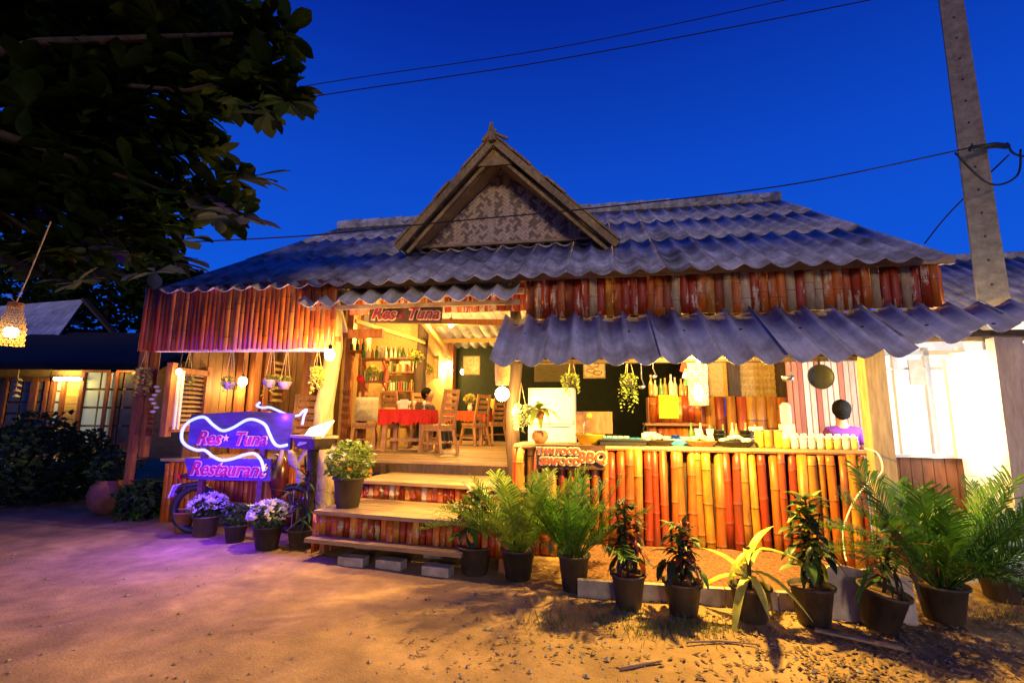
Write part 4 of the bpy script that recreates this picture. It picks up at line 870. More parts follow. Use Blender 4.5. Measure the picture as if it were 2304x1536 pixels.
for px, py, d, wd, lab, kd_ in SH:
    p = atd(px, py, d); t = empty('wall_shelf', L(p.x, p.y, p.z), -A, lab, 'shelf'); MB().box((0, .08, 0), (wd, .24, .03)).build('board', m_brown, t)
    for x in (-1, 1): MB().bar((x * wd * .38, .18, -.16), (x * wd * .38, -.02, -.02), .03, .03).build('bracket', m_brown, t)
    n = int(wd / (.09 if kd_ == 'b' else .06))
    for i in range(n):
        x = -wd / 2 + .06 + (wd - .1) * i / max(1, n - 1); q = L(p.x + x, p.y + .06, p.z + .016)
        if kd_ == 'b': put('bottle', bottle, at=q, scale=(1, 1, random.uniform(.7, 1.05)), label=ORD[i] + ' bottle from the left on the ' + lab.split(' holding')[0].split(' with')[0], cat='bottle', group='bottles on the ' + lab)
        elif kd_ == 'k' or i % 3 == 0: put('book', book, at=q, rot=(0, random.choice([0, 0, .12]), -A), scale=(random.uniform(.7, 1.2), 1, random.uniform(.7, 1.1)), label=ORD[i if kd_ == 'k' else i // 3] + ' book from the left on the ' + lab.split(' holding')[0].split(' crowded')[0].split(' with')[0], cat='book', group='books on the ' + lab)
def picture(px, py, d, w_, h_, label, c, c2):
    p = atd(px, py, d); t = empty('framed_picture', L(p.x, p.y, p.z), -A, label, 'picture'); MB().box((0, 0, 0), (w_, .02, h_)).build('frame', m_wood, t)
    MB().box((0, -.012, 0), (w_ - .05, .006, h_ - .05)).build('print', M('print', c, c2, rough=.7, sc=16, var=.4, bump=0), t)
picture(1337, 829, 9.0, .40, .36, 'square paper print with looping brown drawing in the kitchen', (.6, .45, .22), (.75, .62, .38))
lp = MB(); 
for a0, cx, cz, r in ((0, 0, .06, .07), (1, -.06, -.04, .06), (2, .06, -.08, .06)): lp.tube(smooth([Vector((cx + r * 1.3 * cos(k * .7), 0, cz + r * .6 * sin(k * .7))) for k in range(10)]), .008, 5)
p = atd(1337, 829, 8.97); lp.build('ink_drawing', m_brown, [o for o in bpy.data.objects if o.name.startswith('framed_picture')][0], at=(0, -.02, 0))
picture(1061, 822, 11.4, .42, .46, 'pale patterned hanging beside the rear bulbs', (.5, .42, .25), (.75, .7, .5))
picture(978, 826, 11.2, .20, .55, 'narrow pale hanging on the right mat wall', (.6, .45, .2), (.7, .55, .3))
picture(912, 820, 10.45, .30, .40, 'light cloth hanging over the upper shelf', (.65, .58, .42), (.75, .7, .55))
p = atd(1248, 835, 9.2); MB().box((0, 0, 0), (.78, .03, .40)).build('bamboo_blind', M('blind', (.10, .085, .03), (.15, .12, .05), rough=.8, sc=40, st=(.2, 1, 4), var=.4), at=L(p.x, p.y, p.z), rot=(0, 0, -A), label='dark greenish bamboo blind hanging behind the refrigerator', cat='blind')
p = atd(828, 720, 8.9); MB().box((0, 0, 0), (.26, .015, .62)).build('white_curtain', m_enam, at=L(p.x + .05, p.y, p.z + .05), rot=(0, 0, -A), label='narrow white curtain panel beside the red post', cat='curtain')
# refrigerator, brown crate-chair backs
p = atd(1240, 1000, 6.35); t = empty('refrigerator', L(p.x, p.y, .2), -A, 'white two-door refrigerator behind the counter corner', 'refrigerator')
zt2 = atd(1240, 872, 6.3).z - .2; zs2 = atd(1240, 957, 6.3).z - .2
MB().box((0, .3, zt2 / 2), (.60, .58, zt2)).build('cabinet', m_enam, t); MB().box((0, -.012, (zs2 + zt2) / 2 + .01), (.59, .03, zt2 - zs2 - .03)).build('upper_door', m_enam, t); MB().box((0, -.012, zs2 / 2 - .01), (.59, .03, zs2 - .03)).build('lower_door', m_enam, t)
MB().box((0, -.03, zs2 - .012), (.50, .02, .018)).build('handle', m_steel, t)
p = atd(1330, 950, 6.9); t = empty('wooden_bench', L(p.x, p.y, .2), -A, 'brown wooden bench with solid back behind the counter', 'bench')
MB().box((0, 0, p.z - .2), (.58, .04, .30)).build('backrest', m_chair, t); MB().box((0, .22, .5), (.58, .44, .04)).build('seat', m_chair, t)
for x in (-.25, .25):
    for y in (.03, .40): MB().box((x, y, .25), (.05, .05, .5)).build('leg', m_chair, t)
# ------------------------------------------------------------------ things on the counter
CT = 1.188
def on(px, d=5.85, z=CT): s = atd(px, 985, d).x; return L(s, d, z)
m_yplas = M('yellow_plastic', (.66, .42, .03), rough=.45, sc=6, var=.1, bump=0); m_bluep = M('blue_sheet', (.03, .30, .62), (.06, .42, .75), rough=.35, sc=9, var=.3, bump=.4)
t = empty('yellow_basket', on(1327, 5.75), -A, 'yellow plastic basket at the left of the counter', 'basket'); MB().lathe([(.10, 0), (.15, .11), (.16, .115), (.145, .11), (.10, .02), (0, .02)], 20, sc=(1.1, .75)).build('basket_body', m_yplas, t, True)
MB().ball((-.03, 0, .09), .06, 8, (1.4, 1, .7)).ball((.05, .01, .08), .05, 8, (1.3, 1, .7)).build('produce', m_vine, t, True)
tp_ = MB(); nX = 24
for j in range(10):
    for i in range(nX + 1): x = -.62 + 1.24 * i / nX; y = -.02 + .34 * j / 9; tp_.v.append((x, y, .07 + .012 * fbm(x * 6, y * 6) + (.0 if j > 1 else -.05 * (2 - j) * .6)))
tp_.f = [(j * (nX + 1) + i, j * (nX + 1) + i + 1, (j + 1) * (nX + 1) + i + 1, (j + 1) * (nX + 1) + i) for j in range(9) for i in range(nX)]; tp_.mi = [0] * len(tp_.f)
tp_.build('blue_tarpaulin', m_bluep, smooth=True, at=on(1480, 5.86), rot=(0, 0, -A), label='crumpled bright blue plastic sheet along the counter', cat='tarpaulin')
MB().box((0, 0, .03), (.50, .26, .05)).box((0, 0, .06), (.52, .28, .012)).build('black_tray', m_black, at=on(1400, 5.72), rot=(0, 0, -A), label='black food tray under the blue sheet', cat='tray')
def heap(px, w_, label, bm, c=(.68, .62, .36), d=5.74, name='food_basket', dark=False):
    t = empty(name, on(px, d), -A, label, 'basket', 'food baskets on the counter')
    MB().lathe([(.10, 0), (.16, .06), (.165, .065), (.15, .06), (0, .03)], 18, sc=(w_ / .33, .8)).build('basket_body', bm, t, True)
    hp = MB(); random.seed(px)
    for i in range(26): a, r = random.uniform(0, 6.3), random.uniform(0, .12); hp.ball((r * cos(a) * w_ / .33, r * sin(a) * .7, .07 + (.12 - r) * .4), random.uniform(.018, .034), 7, (1.3, 1, .8))
    hp.build('food', M('food', c, rough=.6, sc=14, var=.3), t, True, kind='stuff')
m_bask = M('wicker', (.35, .19, .07), (.5, .3, .12), rough=.7, sc=40, var=.4, bump=.5)
heap(1478, .40, 'black tray heaped with yellow noodles beside the blue sheet', m_black); heap(1577, .36, 'round wicker basket of pale food at the counter middle', m_bask, (.72, .62, .34)); heap(1655, .42, 'dark long tray of white and green food right of the wicker basket', m_black, (.72, .74, .56))
lidjar = MB().lathe([(.035, 0), (.042, .02), (.042, .085), (.032, .10)], 12)
m_jarc = M('jar_content', (.62, .5, .2), rough=.25, sc=6, rnd=[(.7, .66, .5), (.68, .45, .08), (.72, .7, .62), (.66, .5, .2)], bump=0)
lidjar = lidjar.mesh('jar_glass', m_jarc, True); lidm = MB().lathe([(.036, .10), (.038, .105), (.036, .13), (.018, .135), (.016, .155), (0, .158)], 12).mesh('lid', m_enam, True)
for i in range(17):
    px = 1768 + (i // 2) * 19 + (i % 2) * 5
    t = empty('condiment_jar', on(px, 5.70 + (i % 2) * .14), 0, ORD[i // 2] + ' white-lidded jar from the left in the ' + ('back' if i % 2 else 'front') + ' row on the counter', 'jar', 'condiment jars on the counter'); put('jar_glass', lidjar, t); put('lid', lidm, t)
tall = MB().lathe([(.04, 0), (.045, .02), (.045, .15), (.04, .17)], 12)
for px, lab, c in ((1708, 'tall jar of yellow pickle at the tray end', (.66, .55, .06)), (1728, 'tall jar of orange-red pickle', (.6, .2, .04)), (1752, 'tall jar of green pickle', (.42, .42, .05))):
    t = empty('pickle_jar', on(px, 5.78), 0, lab, 'jar', 'tall pickle jars'); MB().lathe([(.04, 0), (.045, .02), (.045, .15), (.04, .17)], 12).build('jar_glass', M('pickle', c, rough=.2, sc=9, var=.3, bump=0), t, True); MB().lathe([(.042, .17), (.044, .19), (0, .192)], 12).build('lid', m_wood, t)
for px, d, lab in ((1588, 6.02, 'leftmost stack of black bowls'), (1650, 6.02, 'right stack of black bowls')):
    t = empty('bowl_stack', on(px + 28, d), 0, lab + ' behind the food trays', 'bowls', 'stacked bowls')
    for k in range(4): MB().lathe([(.05, k * .045), (.075, k * .045 + .04), (.078, k * .045 + .043), (.0, k * .045 + .02)], 14).build('bowl', m_black, t, True)
for px, lab in ((1572, 'glass of white napkins left of the black bowls'), (1598, 'glass of cutlery beside the black bowls')):
    t = empty('cutlery_glass', on(px, 5.98), 0, lab, 'glass', 'utensil glasses'); MB().lathe([(.03, 0), (.04, .11), (.037, .11), (.028, .01), (0, .01)], 12).build('glass', m_glass, t, True)
    u_ = MB()
    for k in range(6): u_.bar((.01 * cos(k), .01 * sin(k), .01), (.035 * cos(k), .035 * sin(k), .19), .012, .006)
    u_.build('utensil', m_enam, t)
t = empty('plastic_pail', on(1462, 6.1), 0, 'white plastic pail with handle on the counter back', 'pail'); MB().lathe([(.06, 0), (.075, .14), (.08, .145), (.07, .14), (0, .12)], 16).build('pail_body', m_enam, t, True); MB().tube(smooth([Vector((.078 * cos(k * pi / 8), 0, .14 + .11 * sin(k * pi / 8))) for k in range(9)]), .004, 5).build('handle', m_black, t)
t = empty('white_canister', on(1450, 6.0), 0, 'slim white canister with a red stripe', 'canister'); MB().lathe([(.035, 0), (.035, .13), (0, .132)], 12).build('can', m_enam, t, True); MB().lathe([(.036, .06), (.036, .08)], 12).build('stripe', m_redp, t)
t = empty('blue_bowl', on(1520, 6.02), 0, 'small deep-blue bowl on the blue sheet', 'bowl'); MB().lathe([(.03, .06), (.055, .11), (.058, .112), (0, .08)], 14).build('bowl', M('blue_glaze', (.02, .03, .4), rough=.2, sc=6, bump=0), t, True); MB().lathe([(.035, .0), (.03, .06)], 12).build('foot', m_enam, t)
for px, d, lab in ((1540, 6.05, 'white bowl right of the blue bowl'), (1680, 6.0, 'white bowl behind the long dark tray'), (1500, 6.1, 'white tub behind the noodle tray')):
    MB().lathe([(.035, 0), (.075, .07), (.078, .072), (.068, .07), (0, .02)], 16).build('white_bowl', m_enam, smooth=True, at=on(px, d) + Vector((0, 0, .02)), label=lab, cat='bowl', group='white bowls')
t = empty('menu_card', on(1702, 6.05), -A, 'upright white card with small print on the counter', 'card'); MB().box((0, 0, .11), (.15, .012, .22)).build('card', m_enam, t)
for k in range(4): MB().box((0, -.008, .07 + k * .03), (.08 - .01 * (k % 2), .003, .006)).build('print_line', m_sign, t)
t = empty('clay_pot', on(1215, 5.8), 0, 'rounded clay pot at the left end of the counter', 'pot'); MB().lathe([(.05, 0), (.10, .06), (.095, .12), (.07, .14), (.075, .15), (0, .13)], 16).build('pot', m_terra, t, True)
t = empty('white_column_cooler', on(1772, 6.2), -A, 'pale blue-white water dispenser standing behind the jars', 'dispenser'); MB().box((0, 0, .0), (.13, .13, .50)).build('body', m_enam, t); MB().lathe([(.05, .25), (.06, .28), (.06, .46), (.03, .50), (0, .50)], 12).build('bottle', m_glass, t, True)
p = atd(1512, 935, 7.7); t = empty('bamboo_cabinet', L(p.x, p.y, .2), -A, 'bamboo kitchen cabinet with bottles on top and a yellow cloth', 'cabinet'); hz = atd(1512, 893, 7.7).z - .2
cb_ = MB().box((.05, .2, hz / 2), (.78, .36, hz)).build('body', m_brown, t)
slats(cb_, sl_cane, -.32, .42, -.0, hz - .38, hz, .09); slats(cb_, sl_cane, -.32, .42, .0, .1, hz - .44, .09); MB().box((.03, -.02, hz - .41), (.9, .45, .03)).build('shelf', m_brown, t)
MB().box((-.05, -.04, -.16), (.28, .012, .34)).box((-.05, .08, .01), (.28, .25, .012)).build('yellow_towel', M('towel', (.72, .56, .02), rough=.85, sc=20, var=.1), at=L(p.x, p.y, .2 + hz + .01), rot=(0, 0, -A), label='bright yellow towel hung over the bamboo cabinet', cat='towel')
for i in range(9): put('bottle', bottle, at=L(p.x - .28 + i * .075, p.y + .12 + .1 * (i % 2), .2 + hz + .02), scale=(1, 1, random.uniform(.85, 1.25)), label=ORD[i] + ' sauce bottle from the left on the bamboo cabinet', cat='bottle', group='bottles on the bamboo cabinet')
p = atd(1540, 835, 7.6); fg = empty('striped_flag', L(p.x, p.y, p.z), -A, 'small red white and green cloth hanging above the bottles', 'flag')
for k, c in enumerate(((.6, .04, .02), (.75, .75, .7), (.03, .3, .07))): MB().box((k * .03, 0, .06 - .10 * k), (.10, .01, .15), Euler((0, .3, 0)).to_matrix()).build('stripe', M('flag_cloth', c, rough=.8, sc=10, var=.1), fg)
for i in range(9): put('bottle', bottle, at=on(1556 + i * 17 + (i % 3) * 4, 6.12), scale=(.8, .8, random.uniform(.7, 1.0)), label=ORD[i] + ' small sauce bottle from the left along the back edge of the counter', cat='bottle', group='sauce bottles at the back of the counter')
for i in range(6): MB().lathe([(.025, 0), (.032, .09), (.03, .09), (.022, .008), (0, .008)], 10).build('drinking_glass', m_glass, smooth=True, at=on(1345 + i * 13, 6.1), label=ORD[i] + ' upright glass from the left behind the black food tray', cat='glass', group='glasses at the back of the counter')
# hanging utensils
def hang(px, py, d, label, kind):
    p = atd(px, py, d); t = empty('hanging_' + kind, L(p.x, p.y, p.z), -A, label, 'utensil', 'utensils under the kitchen lintel')
    if kind == 'pan':
        MB().lathe([(.10, 0), (.125, .035), (.13, .04), (.12, .035), (.098, .01), (0, .008)], 24).build('pan_bowl', m_black, t, True).rotation_euler = (pi / 2, 0, 0)
        MB().bar((0, -.02, .12), (0, -.02, .32), .022, .012).build('handle', m_black, t)
    elif kind == 'ladle':
        MB().lathe([(0, -.035), (.03, -.025), (.045, 0), (.042, 0), (.027, -.02), (0, -.03)], 14).build('scoop', m_steel, t, True); MB().tube([(.03, 0, 0), (.0, 0, .08), (0, 0, .30)], .006, 6).build('handle', m_steel, t)
    else:
        MB().lathe([(0, -.07), (.05, -.05), (.065, 0), (.06, 0), (.045, -.04), (0, -.06)], 16).build('scoop', m_steel, t, True); MB().tube([(.05, 0, 0), (.02, 0, .10), (0, 0, .22)], .006, 6).build('handle', m_steel, t)
hang(1843, 848, 5.52, 'round black frying pan hanging from the lintel', 'pan'); hang(1470, 845, 5.58, 'steel ladle hanging right of the trailing plant', 'ladle'); hang(1444, 868, 5.58, 'long-handled steel ladle hanging lower beside the trailing plant', 'ladle'); hang(1772, 845, 5.6, 'steel strainer hanging before the dark kitchen post', 'strainer')
t = empty('ring_hook', on(1325, 6.1), 0, 'small yellow lollipop-shaped sign on a bent wire', 'sign'); MB().tube(smooth([Vector((-.06, 0, 0)), Vector((-.06, 0, .2)), Vector((-.03, 0, .28)), Vector((0, 0, .31))]), .004, 5).build('wire', m_steel, t); MB().ball((.01, 0, .33), .035, 12, (1, .3, .9)).build('disc', m_yplas, t, True)
# ------------------------------------------------------------------ people
def skin(name, vs, es, rs, mat, parent, root=0):
    me = bpy.data.meshes.new(name); me.from_pydata(vs, es, []); me.materials.append(mat); o = put(name, me, parent)
    bm_ = o.modifiers.new('skin', 'SKIN'); bm_.use_smooth_shade = True
    for i, r in enumerate(rs): me.skin_vertices[0].data[i].radius = r if isinstance(r, tuple) else (r, r)
    me.skin_vertices[0].data[root].use_root = True
    sb_ = o.modifiers.new('sub', 'SUBSURF'); sb_.levels = 2; sb_.render_levels = 2; return o
def add_skinlayer(me):
    if not me.skin_vertices: pass
def person(at, rz, label, shirt, lean=.0, turn=0):
    t = empty('person', at, rz, label, 'person')
    vs = [(0, 0, .02), (0, -.01, .18), (0, -.02, .36), (0, -.02, .47), (0, -.02, .56), (0, -.03, .69), (.14, -.02, .45), (.225, -.02, .25), (.17, -.24, .22), (-.14, -.02, .45), (-.225, -.02, .25), (-.17, -.24, .22), (.10, -.02, -.01), (.12, -.42, 0), (.12, -.44, -.42), (-.10, -.02, -.01), (-.12, -.42, 0), (-.12, -.44, -.42), (.10, -.33, .21), (-.10, -.33, .21), (.12, -.54, -.44), (-.12, -.54, -.44), (0, -.035, .63), (0, -.02, .78)]
    es = [(0, 1), (1, 2), (2, 3), (3, 4), (4, 22), (22, 5), (5, 23), (3, 6), (6, 7), (7, 8), (3, 9), (9, 10), (10, 11), (0, 12), (12, 13), (13, 14), (0, 15), (15, 16), (16, 17), (8, 18), (11, 19), (14, 20), (17, 21)]
    rs = [(.15, .12), (.14, .11), (.16, .115), (.10, .075), .052, (.088, .105), .05, .045, .032, .05, .045, .032, .085, .065, .045, .085, .065, .045, .028, .028, .035, .035, (.07, .085), (.06, .07)]
    body = skin('body', vs, es, rs, m_skin, t)
    skin('shirt', [(0, 0, .0), (0, -.01, .18), (0, -.02, .36), (0, -.02, .455), (.15, -.02, .455), (.225, -.02, .28), (-.15, -.02, .455), (-.225, -.02, .28), (0, -.02, .53)], [(0, 1), (1, 2), (2, 3), (3, 4), (4, 5), (3, 6), (6, 7), (3, 8)], [(.17, .14), (.16, .13), (.18, .135), (.13, .10), .07, .058, .07, .058, .058], shirt, t)
    skin('trousers', [(0, 0, .02), (.10, -.02, 0), (.12, -.42, .005), (.12, -.44, -.36), (-.10, -.02, 0), (-.12, -.42, .005), (-.12, -.44, -.36)], [(0, 1), (1, 2), (2, 3), (0, 4), (4, 5), (5, 6)], [(.16, .13), .1, .08, .065, .1, .08, .065], m_black, t)
    hr = MB(); hr.ball((0, .022, .735), .112, 16, (.95, 1.02, 1.05), .03); hr.ball((0, .045, .665), .085, 12, (1.0, .7, .8), .03)
    hr.build('hair', m_hair, t, True)
    fc = MB(); fc.ball((0, -.085, .70), .068, 12, (.92, .62, 1.25)); fc.ball((0, -.135, .69), .014, 8, (1, 1, 1.4))
    for x in (-1, 1): fc.ball((x * .088, -.02, .70), .018, 8, (.5, 1, 1.4))
    fc.build('face', m_skin, t, True)
    ey = MB()
    for x in (-1, 1): ey.ball((x * .028, -.122, .715), .008, 6)
    ey.ball((0, -.128, .655), .016, 8, (1.3, .4, .3)); ey.build('eyes_and_mouth', m_brown, t); return t
m_tee = M('dark_shirt', (.04, .03, .04), rough=.85, sc=12, var=.2); m_purp = M('purple_shirt', (.09, .012, .17), (.13, .02, .23), rough=.85, sc=9, var=.2)
p = atd(962, 888, 9.3); person(L(p.x, p.y, p.z - .70), -A + 1.45, 'person with dark hair in profile seated behind the red table', m_tee)
chair(L(p.x, p.y + .04, D), -A + 1.1, 'wooden chair under the person behind the red table', s=1.0)
p = atd(1893, 922, 6.75); person(L(p.x, p.y, p.z - .72), -A + pi - .25, 'person in a purple shirt seen from behind, past the condiment jars', m_purp)
t = empty('stool', L(p.x, p.y, .2), -A, 'low wooden stool under the person in the purple shirt', 'stool'); hh_ = p.z - .72 - .2 - .10
MB().lathe([(.17, hh_ - .04), (.18, hh_), (0, hh_)], 16).build('seat', m_chair, t)
for a in range(4): MB().bar((.12 * cos(a * 1.57), .12 * sin(a * 1.57), hh_ - .03), (.16 * cos(a * 1.57), .16 * sin(a * 1.57), 0), .04, .04).build('leg', m_chair, t)
# ------------------------------------------------------------------ utility pole and wires
pb = L(5.35, 6.6, 0); t0 = loc(ray(2235, 680)); 
def polept(px, py): v = atd(px, py, 6.6); return L(v.x, v.y, v.z)
b0, b1 = polept(2238, 700), polept(2130, -60); dvp = (b1 - b0) / (b1.z - b0.z); base = b0 - dvp * b0.z
pole = empty('utility_pole', (base.x, base.y, 0), 0, 'tall square concrete utility pole rising past the roof at the right', 'pole')
mb = MB(); hgt = 9.2
x_ = Vector((cos(A + .55), -sin(A + .55), 0)); y_ = Vector((sin(A + .55), cos(A + .55), 0))
for z, w_ in ((-.2, .155), (hgt, .10)):
    c = dvp * z; mb.v += [tuple(Vector((c.x, c.y, z)) + x_ * a * w_ + y_ * b * w_) for a, b in ((-1, -1), (1, -1), (1, 1), (-1, 1))]
mb.f = [(0, 1, 5, 4), (1, 2, 6, 5), (2, 3, 7, 6), (3, 0, 4, 7), (4, 5, 6, 7)]; mb.mi = [0] * 5
mb.build('pole_shaft', M('pole_concrete', (.22, .18, .12), (.32, .26, .18), rough=.9, sc=9, var=.3, bump=.4), pole)
bh = MB()
for k in range(26):
    z = 1 + k * .3; c = dvp * z; w_ = .155 - .055 * z / hgt
    for ax, ay in ((x_, y_), (y_, x_)):
        q = Vector((c.x, c.y, z)) - ay * (w_ + .0005); bh.add([q + ax * .011 + Vector((0, 0, .013)), q - ax * .011 + Vector((0, 0, .013)), q - ax * .011 - Vector((0, 0, .013)), q + ax * .011 - Vector((0, 0, .013))], [(0, 1, 2, 3)])
bh.build('bolt_hole', m_black, pole, kind='stuff')
cl = polept(2195, 352) - Vector((base.x, base.y, 0))
MB().tube([cl + Vector((-.28, -.22, -.03)), cl + Vector((.0, -.26, 0)), cl + Vector((.2, -.2, .02))], .035, 7).tube(smooth([cl + Vector((-.5, -.25, -.1)), cl + Vector((-.2, -.3, -.52)), cl + Vector((.15, -.3, -.42)), cl + Vector((.3, -.25, -.05))]), .012, 5).build('cable_clamp', m_black, pole, True)
def wire(pts, label, r=.012, sag=.0):
    pts = [Vector(p) for p in pts]; o = MB().tube(smooth(pts, 8), r, 5).build('overhead_wire', m_black, label=label, cat='wire', group='overhead wires'); return o
wire([aty(300, 263, 12), aty(735, 186, 12), aty(1250, 108, 11), aty(1760, 2, 10), aty(2050, -70, 9)], 'upper of the two long wires crossing the sky')
wire([aty(300, 290, 12), aty(735, 213, 12), aty(1250, 135, 11), aty(1950, 2, 10), aty(2200, -60, 9)], 'lower of the two long wires crossing the sky', .014)
cw = cl + Vector((base.x, base.y, 0)) + Vector((-.25, -.25, -.02))
wire([aty(420, 545, 5.6), aty(700, 530, 5.6), aty(1000, 500, 5.6), aty(1400, 462, 5.7), aty(1800, 412, 6.0), cw], 'wire sagging across the gable to the pole', .009)
wire([aty(2080, 548, 6.6), aty(2140, 475, 6.4), cw + Vector((.4, 0, -.1))], 'short wire dropping from the pole to the roof corner', .010)
wire([cw + Vector((.4, 0, .05)), aty(2304, 352, 6.0), aty(2500, 350, 5.8)], 'pair-thick wire running right from the pole clamp', .014)
# ------------------------------------------------------------------ neighbour roof behind the pole
nb = empty('neighbour_shed', L(7.2, 9.5, 0), -A, 'low shed with dark corrugated roof behind the pole', 'shed')
za = atd(2200, 585, 11.2).z; zb = atd(2200, 700, 8.8).z
an = atan2(za - zb, 2.4); me_n = corrugated(2, sqrt((za - zb) ** 2 + 2.4 ** 2)).mesh('roof_sheet', m_sheet, True)
for c in range(8): put('roof_sheet', me_n, nb, at=(-2.2 + c * .54, 8.8 - 9.5, zb), rot=(an, 0, 0))
MB().tube([(-2.2, 11.2 - 9.5, za + .05), (2.2, 11.2 - 9.5, za + .05)], .10, 8).build('ridge_cap', m_sheet, nb, True); MB().box((0, .7, zb / 2 - .05), (4.2, 1.6, zb - .1)).build('wall', m_dark, nb)
# ------------------------------------------------------------------ house at the left
YH = 11.5
def HP(px, py, Y=YH): return aty(px, py, Y)
hx = HP(0, 900); lh = empty('thatched_house', (0, 0, 0), 0, 'dark thatched house with yellow-lit wall and glazed doors at the left', 'building')
m_plaster = M('ochre_plaster', (.42, .27, .09), (.52, .36, .14), rough=.85, sc=5, st=(1, 1, 3), var=.2, bump=.2)
wz0, wz1 = .45, HP(100, 795).z
xa, xb = HP(-260, 900).x, HP(420, 900).x
MB().box(((xa + xb) / 2, YH + .15, (wz0 + wz1) / 2), (xb - xa, .2, wz1 - wz0)).build('wall', m_plaster, lh)
for i in range(13): z = .5 + i * .16; MB().box((HP(150, 900).x, YH + .035, z), (HP(195, 900).x - HP(105, 900).x, .02, .15)).build('wall_board', m_plaster, lh)
rf = MB(); e0 = HP(-300, 800, 10.6); e1 = HP(345, 815, 10.6); r0 = HP(-300, 680, 14.5)
for k in range(8):
    f0, f1 = k / 8, (k + 1) / 8; y0, y1 = 10.5 + 4 * f0, 10.5 + 4 * f1; z0, z1 = e0.z - .12 + 1.25 * f0, e0.z - .12 + 1.25 * f1
    rf.add([(e0.x, y0, z0), (e1.x + .2, y0, z0), (e1.x + .2, y1 + .1, z1 + .1), (e0.x, y1 + .1, z1 + .1), (e0.x, y0, z0 - .16), (e1.x + .2, y0, z0 - .16), (e1.x + .2, y1, z1 - .06), (e0.x, y1, z1 - .06)], [(0, 1, 2, 3), (7, 6, 5, 4), (0, 4, 5, 1), (1, 5, 6, 2), (0, 3, 7, 4)])
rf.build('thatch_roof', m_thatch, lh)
def hdoor(pxa, pxb, pya, pyb, label, lit):
    a, b = HP(pxa, pya), HP(pxb, pyb); w_, h_ = b.x - a.x, a.z - b.z; cx, cz = (a.x + b.x) / 2, (a.z + b.z) / 2
    d = MB()
    for x in (-1, 1): d.box((cx + x * w_ / 2, YH - .01, cz), (.08, .08, h_))
    for z in (-1, 1): d.box((cx, YH - .01, cz + z * (h_ / 2 - .04)), (w_, .07, .08))
    o = d.build('door', m_brown, lh)
    for i in range(2):
        for j in range(4):
            pw, phh = (w_ - .1) / 2, (h_ - .1) / 4; x = cx + (i - .5) * pw; z = cz - h_ / 2 + .05 + (j + .5) * phh
            MB().box((x, YH + .0, z), (pw - .05, .012, phh - .05)).build('pane', lit, o)
m_pane = EM('lit_pane', (.42, .48, .38), .32); m_paned = M('dim_pane', (.12, .13, .11), rough=.15, sc=4, bump=0)
hdoor(193, 246, 830, 1005, '', m_pane); hdoor(250, 292, 830, 1005, '', m_paned); hdoor(80, 108, 850, 960, '', m_paned); hdoor(20, 70, 850, 960, '', m_paned); hdoor(112, 132, 850, 960, '', m_pane)
MB().box((HP(232, 1000).x, YH - .7, .42), (2.2, 1.3, .10)).build('porch_step', m_wood, lh); MB().box((HP(210, 1000).x, YH - 1.5, .20), (1.6, .5, .12)).build('porch_step', m_wood, lh)
MB().box((HP(170, 1090, 9.5).x, 9.4, .05), (2.2, .6, .10)).build('porch_step', m_conc, lh)
t = empty('wall_lamp', HP(150, 852, YH - .12), 0, 'horizontal wall lamp throwing yellow light on the left house', 'lamp'); MB().tube([(-.28, 0, 0), (.28, 0, 0)], .04, 8).build('tube', e_warm, t, True); MB().box((0, .06, 0), (.66, .04, .07)).build('bracket', m_white, t); light(t, (0, -.12, -.05), 45, (1, .66, .14), .1)
bulb(HP(259, 822, YH - .3), 14, 'small bulb above the glazed doors of the left house', AMB, .05, group='lit light bulbs')
# blue-lit roof further behind
bh_ = empty('far_house', HP(60, 800, 15.5), 0, 'house with pale blue-lit gable roof beyond the thatched house', 'building'); o_ = bh_.location.copy()
r1, r2, r3 = HP(-150, 700, 15.5) - o_, HP(190, 673, 15.5) - o_, HP(-150, 790, 13.8) - o_; r4 = HP(120, 770, 13.8) - o_
MB().add([r1, r2, r4, r3], [(0, 1, 2, 3)]).add([p - Vector((0, 0, .06)) for p in (r1, r2, r4, r3)], [(3, 2, 1, 0)]).build('roof', m_sheet2, bh_)
MB().bar(r2, HP(300, 800, 15.2) - o_, .2, .08).build('verge_board', m_dark, bh_); w0_ = HP(60, 720, 15.6) - o_; MB().box((w0_.x - .5, .8, -.6), (4.5, .1, 3.2)).build('wall', m_dark, bh_)
MB().add([HP(110, 700, 15.3) - o_, HP(150, 700, 15.3) - o_, HP(190, 735, 15.3) - o_, HP(125, 725, 15.3) - o_], [(0, 1, 2, 3)]).build('soffit', m_wood, bh_)
t = empty('hanging_basket_lamp', HP(40, 850, 10.8), 0, 'tiered shell mobile hanging from the thatched eave', 'mobile')
for k in range(4): MB().lathe([(.03, -.12 * k), (.10, -.12 * k - .06), (.0, -.12 * k - .05)], 10).build('tier', m_wood, t)
MB().tube([(0, 0, -.3), (0, 0, .35)], .006, 4).build('cord', m_rope, t)
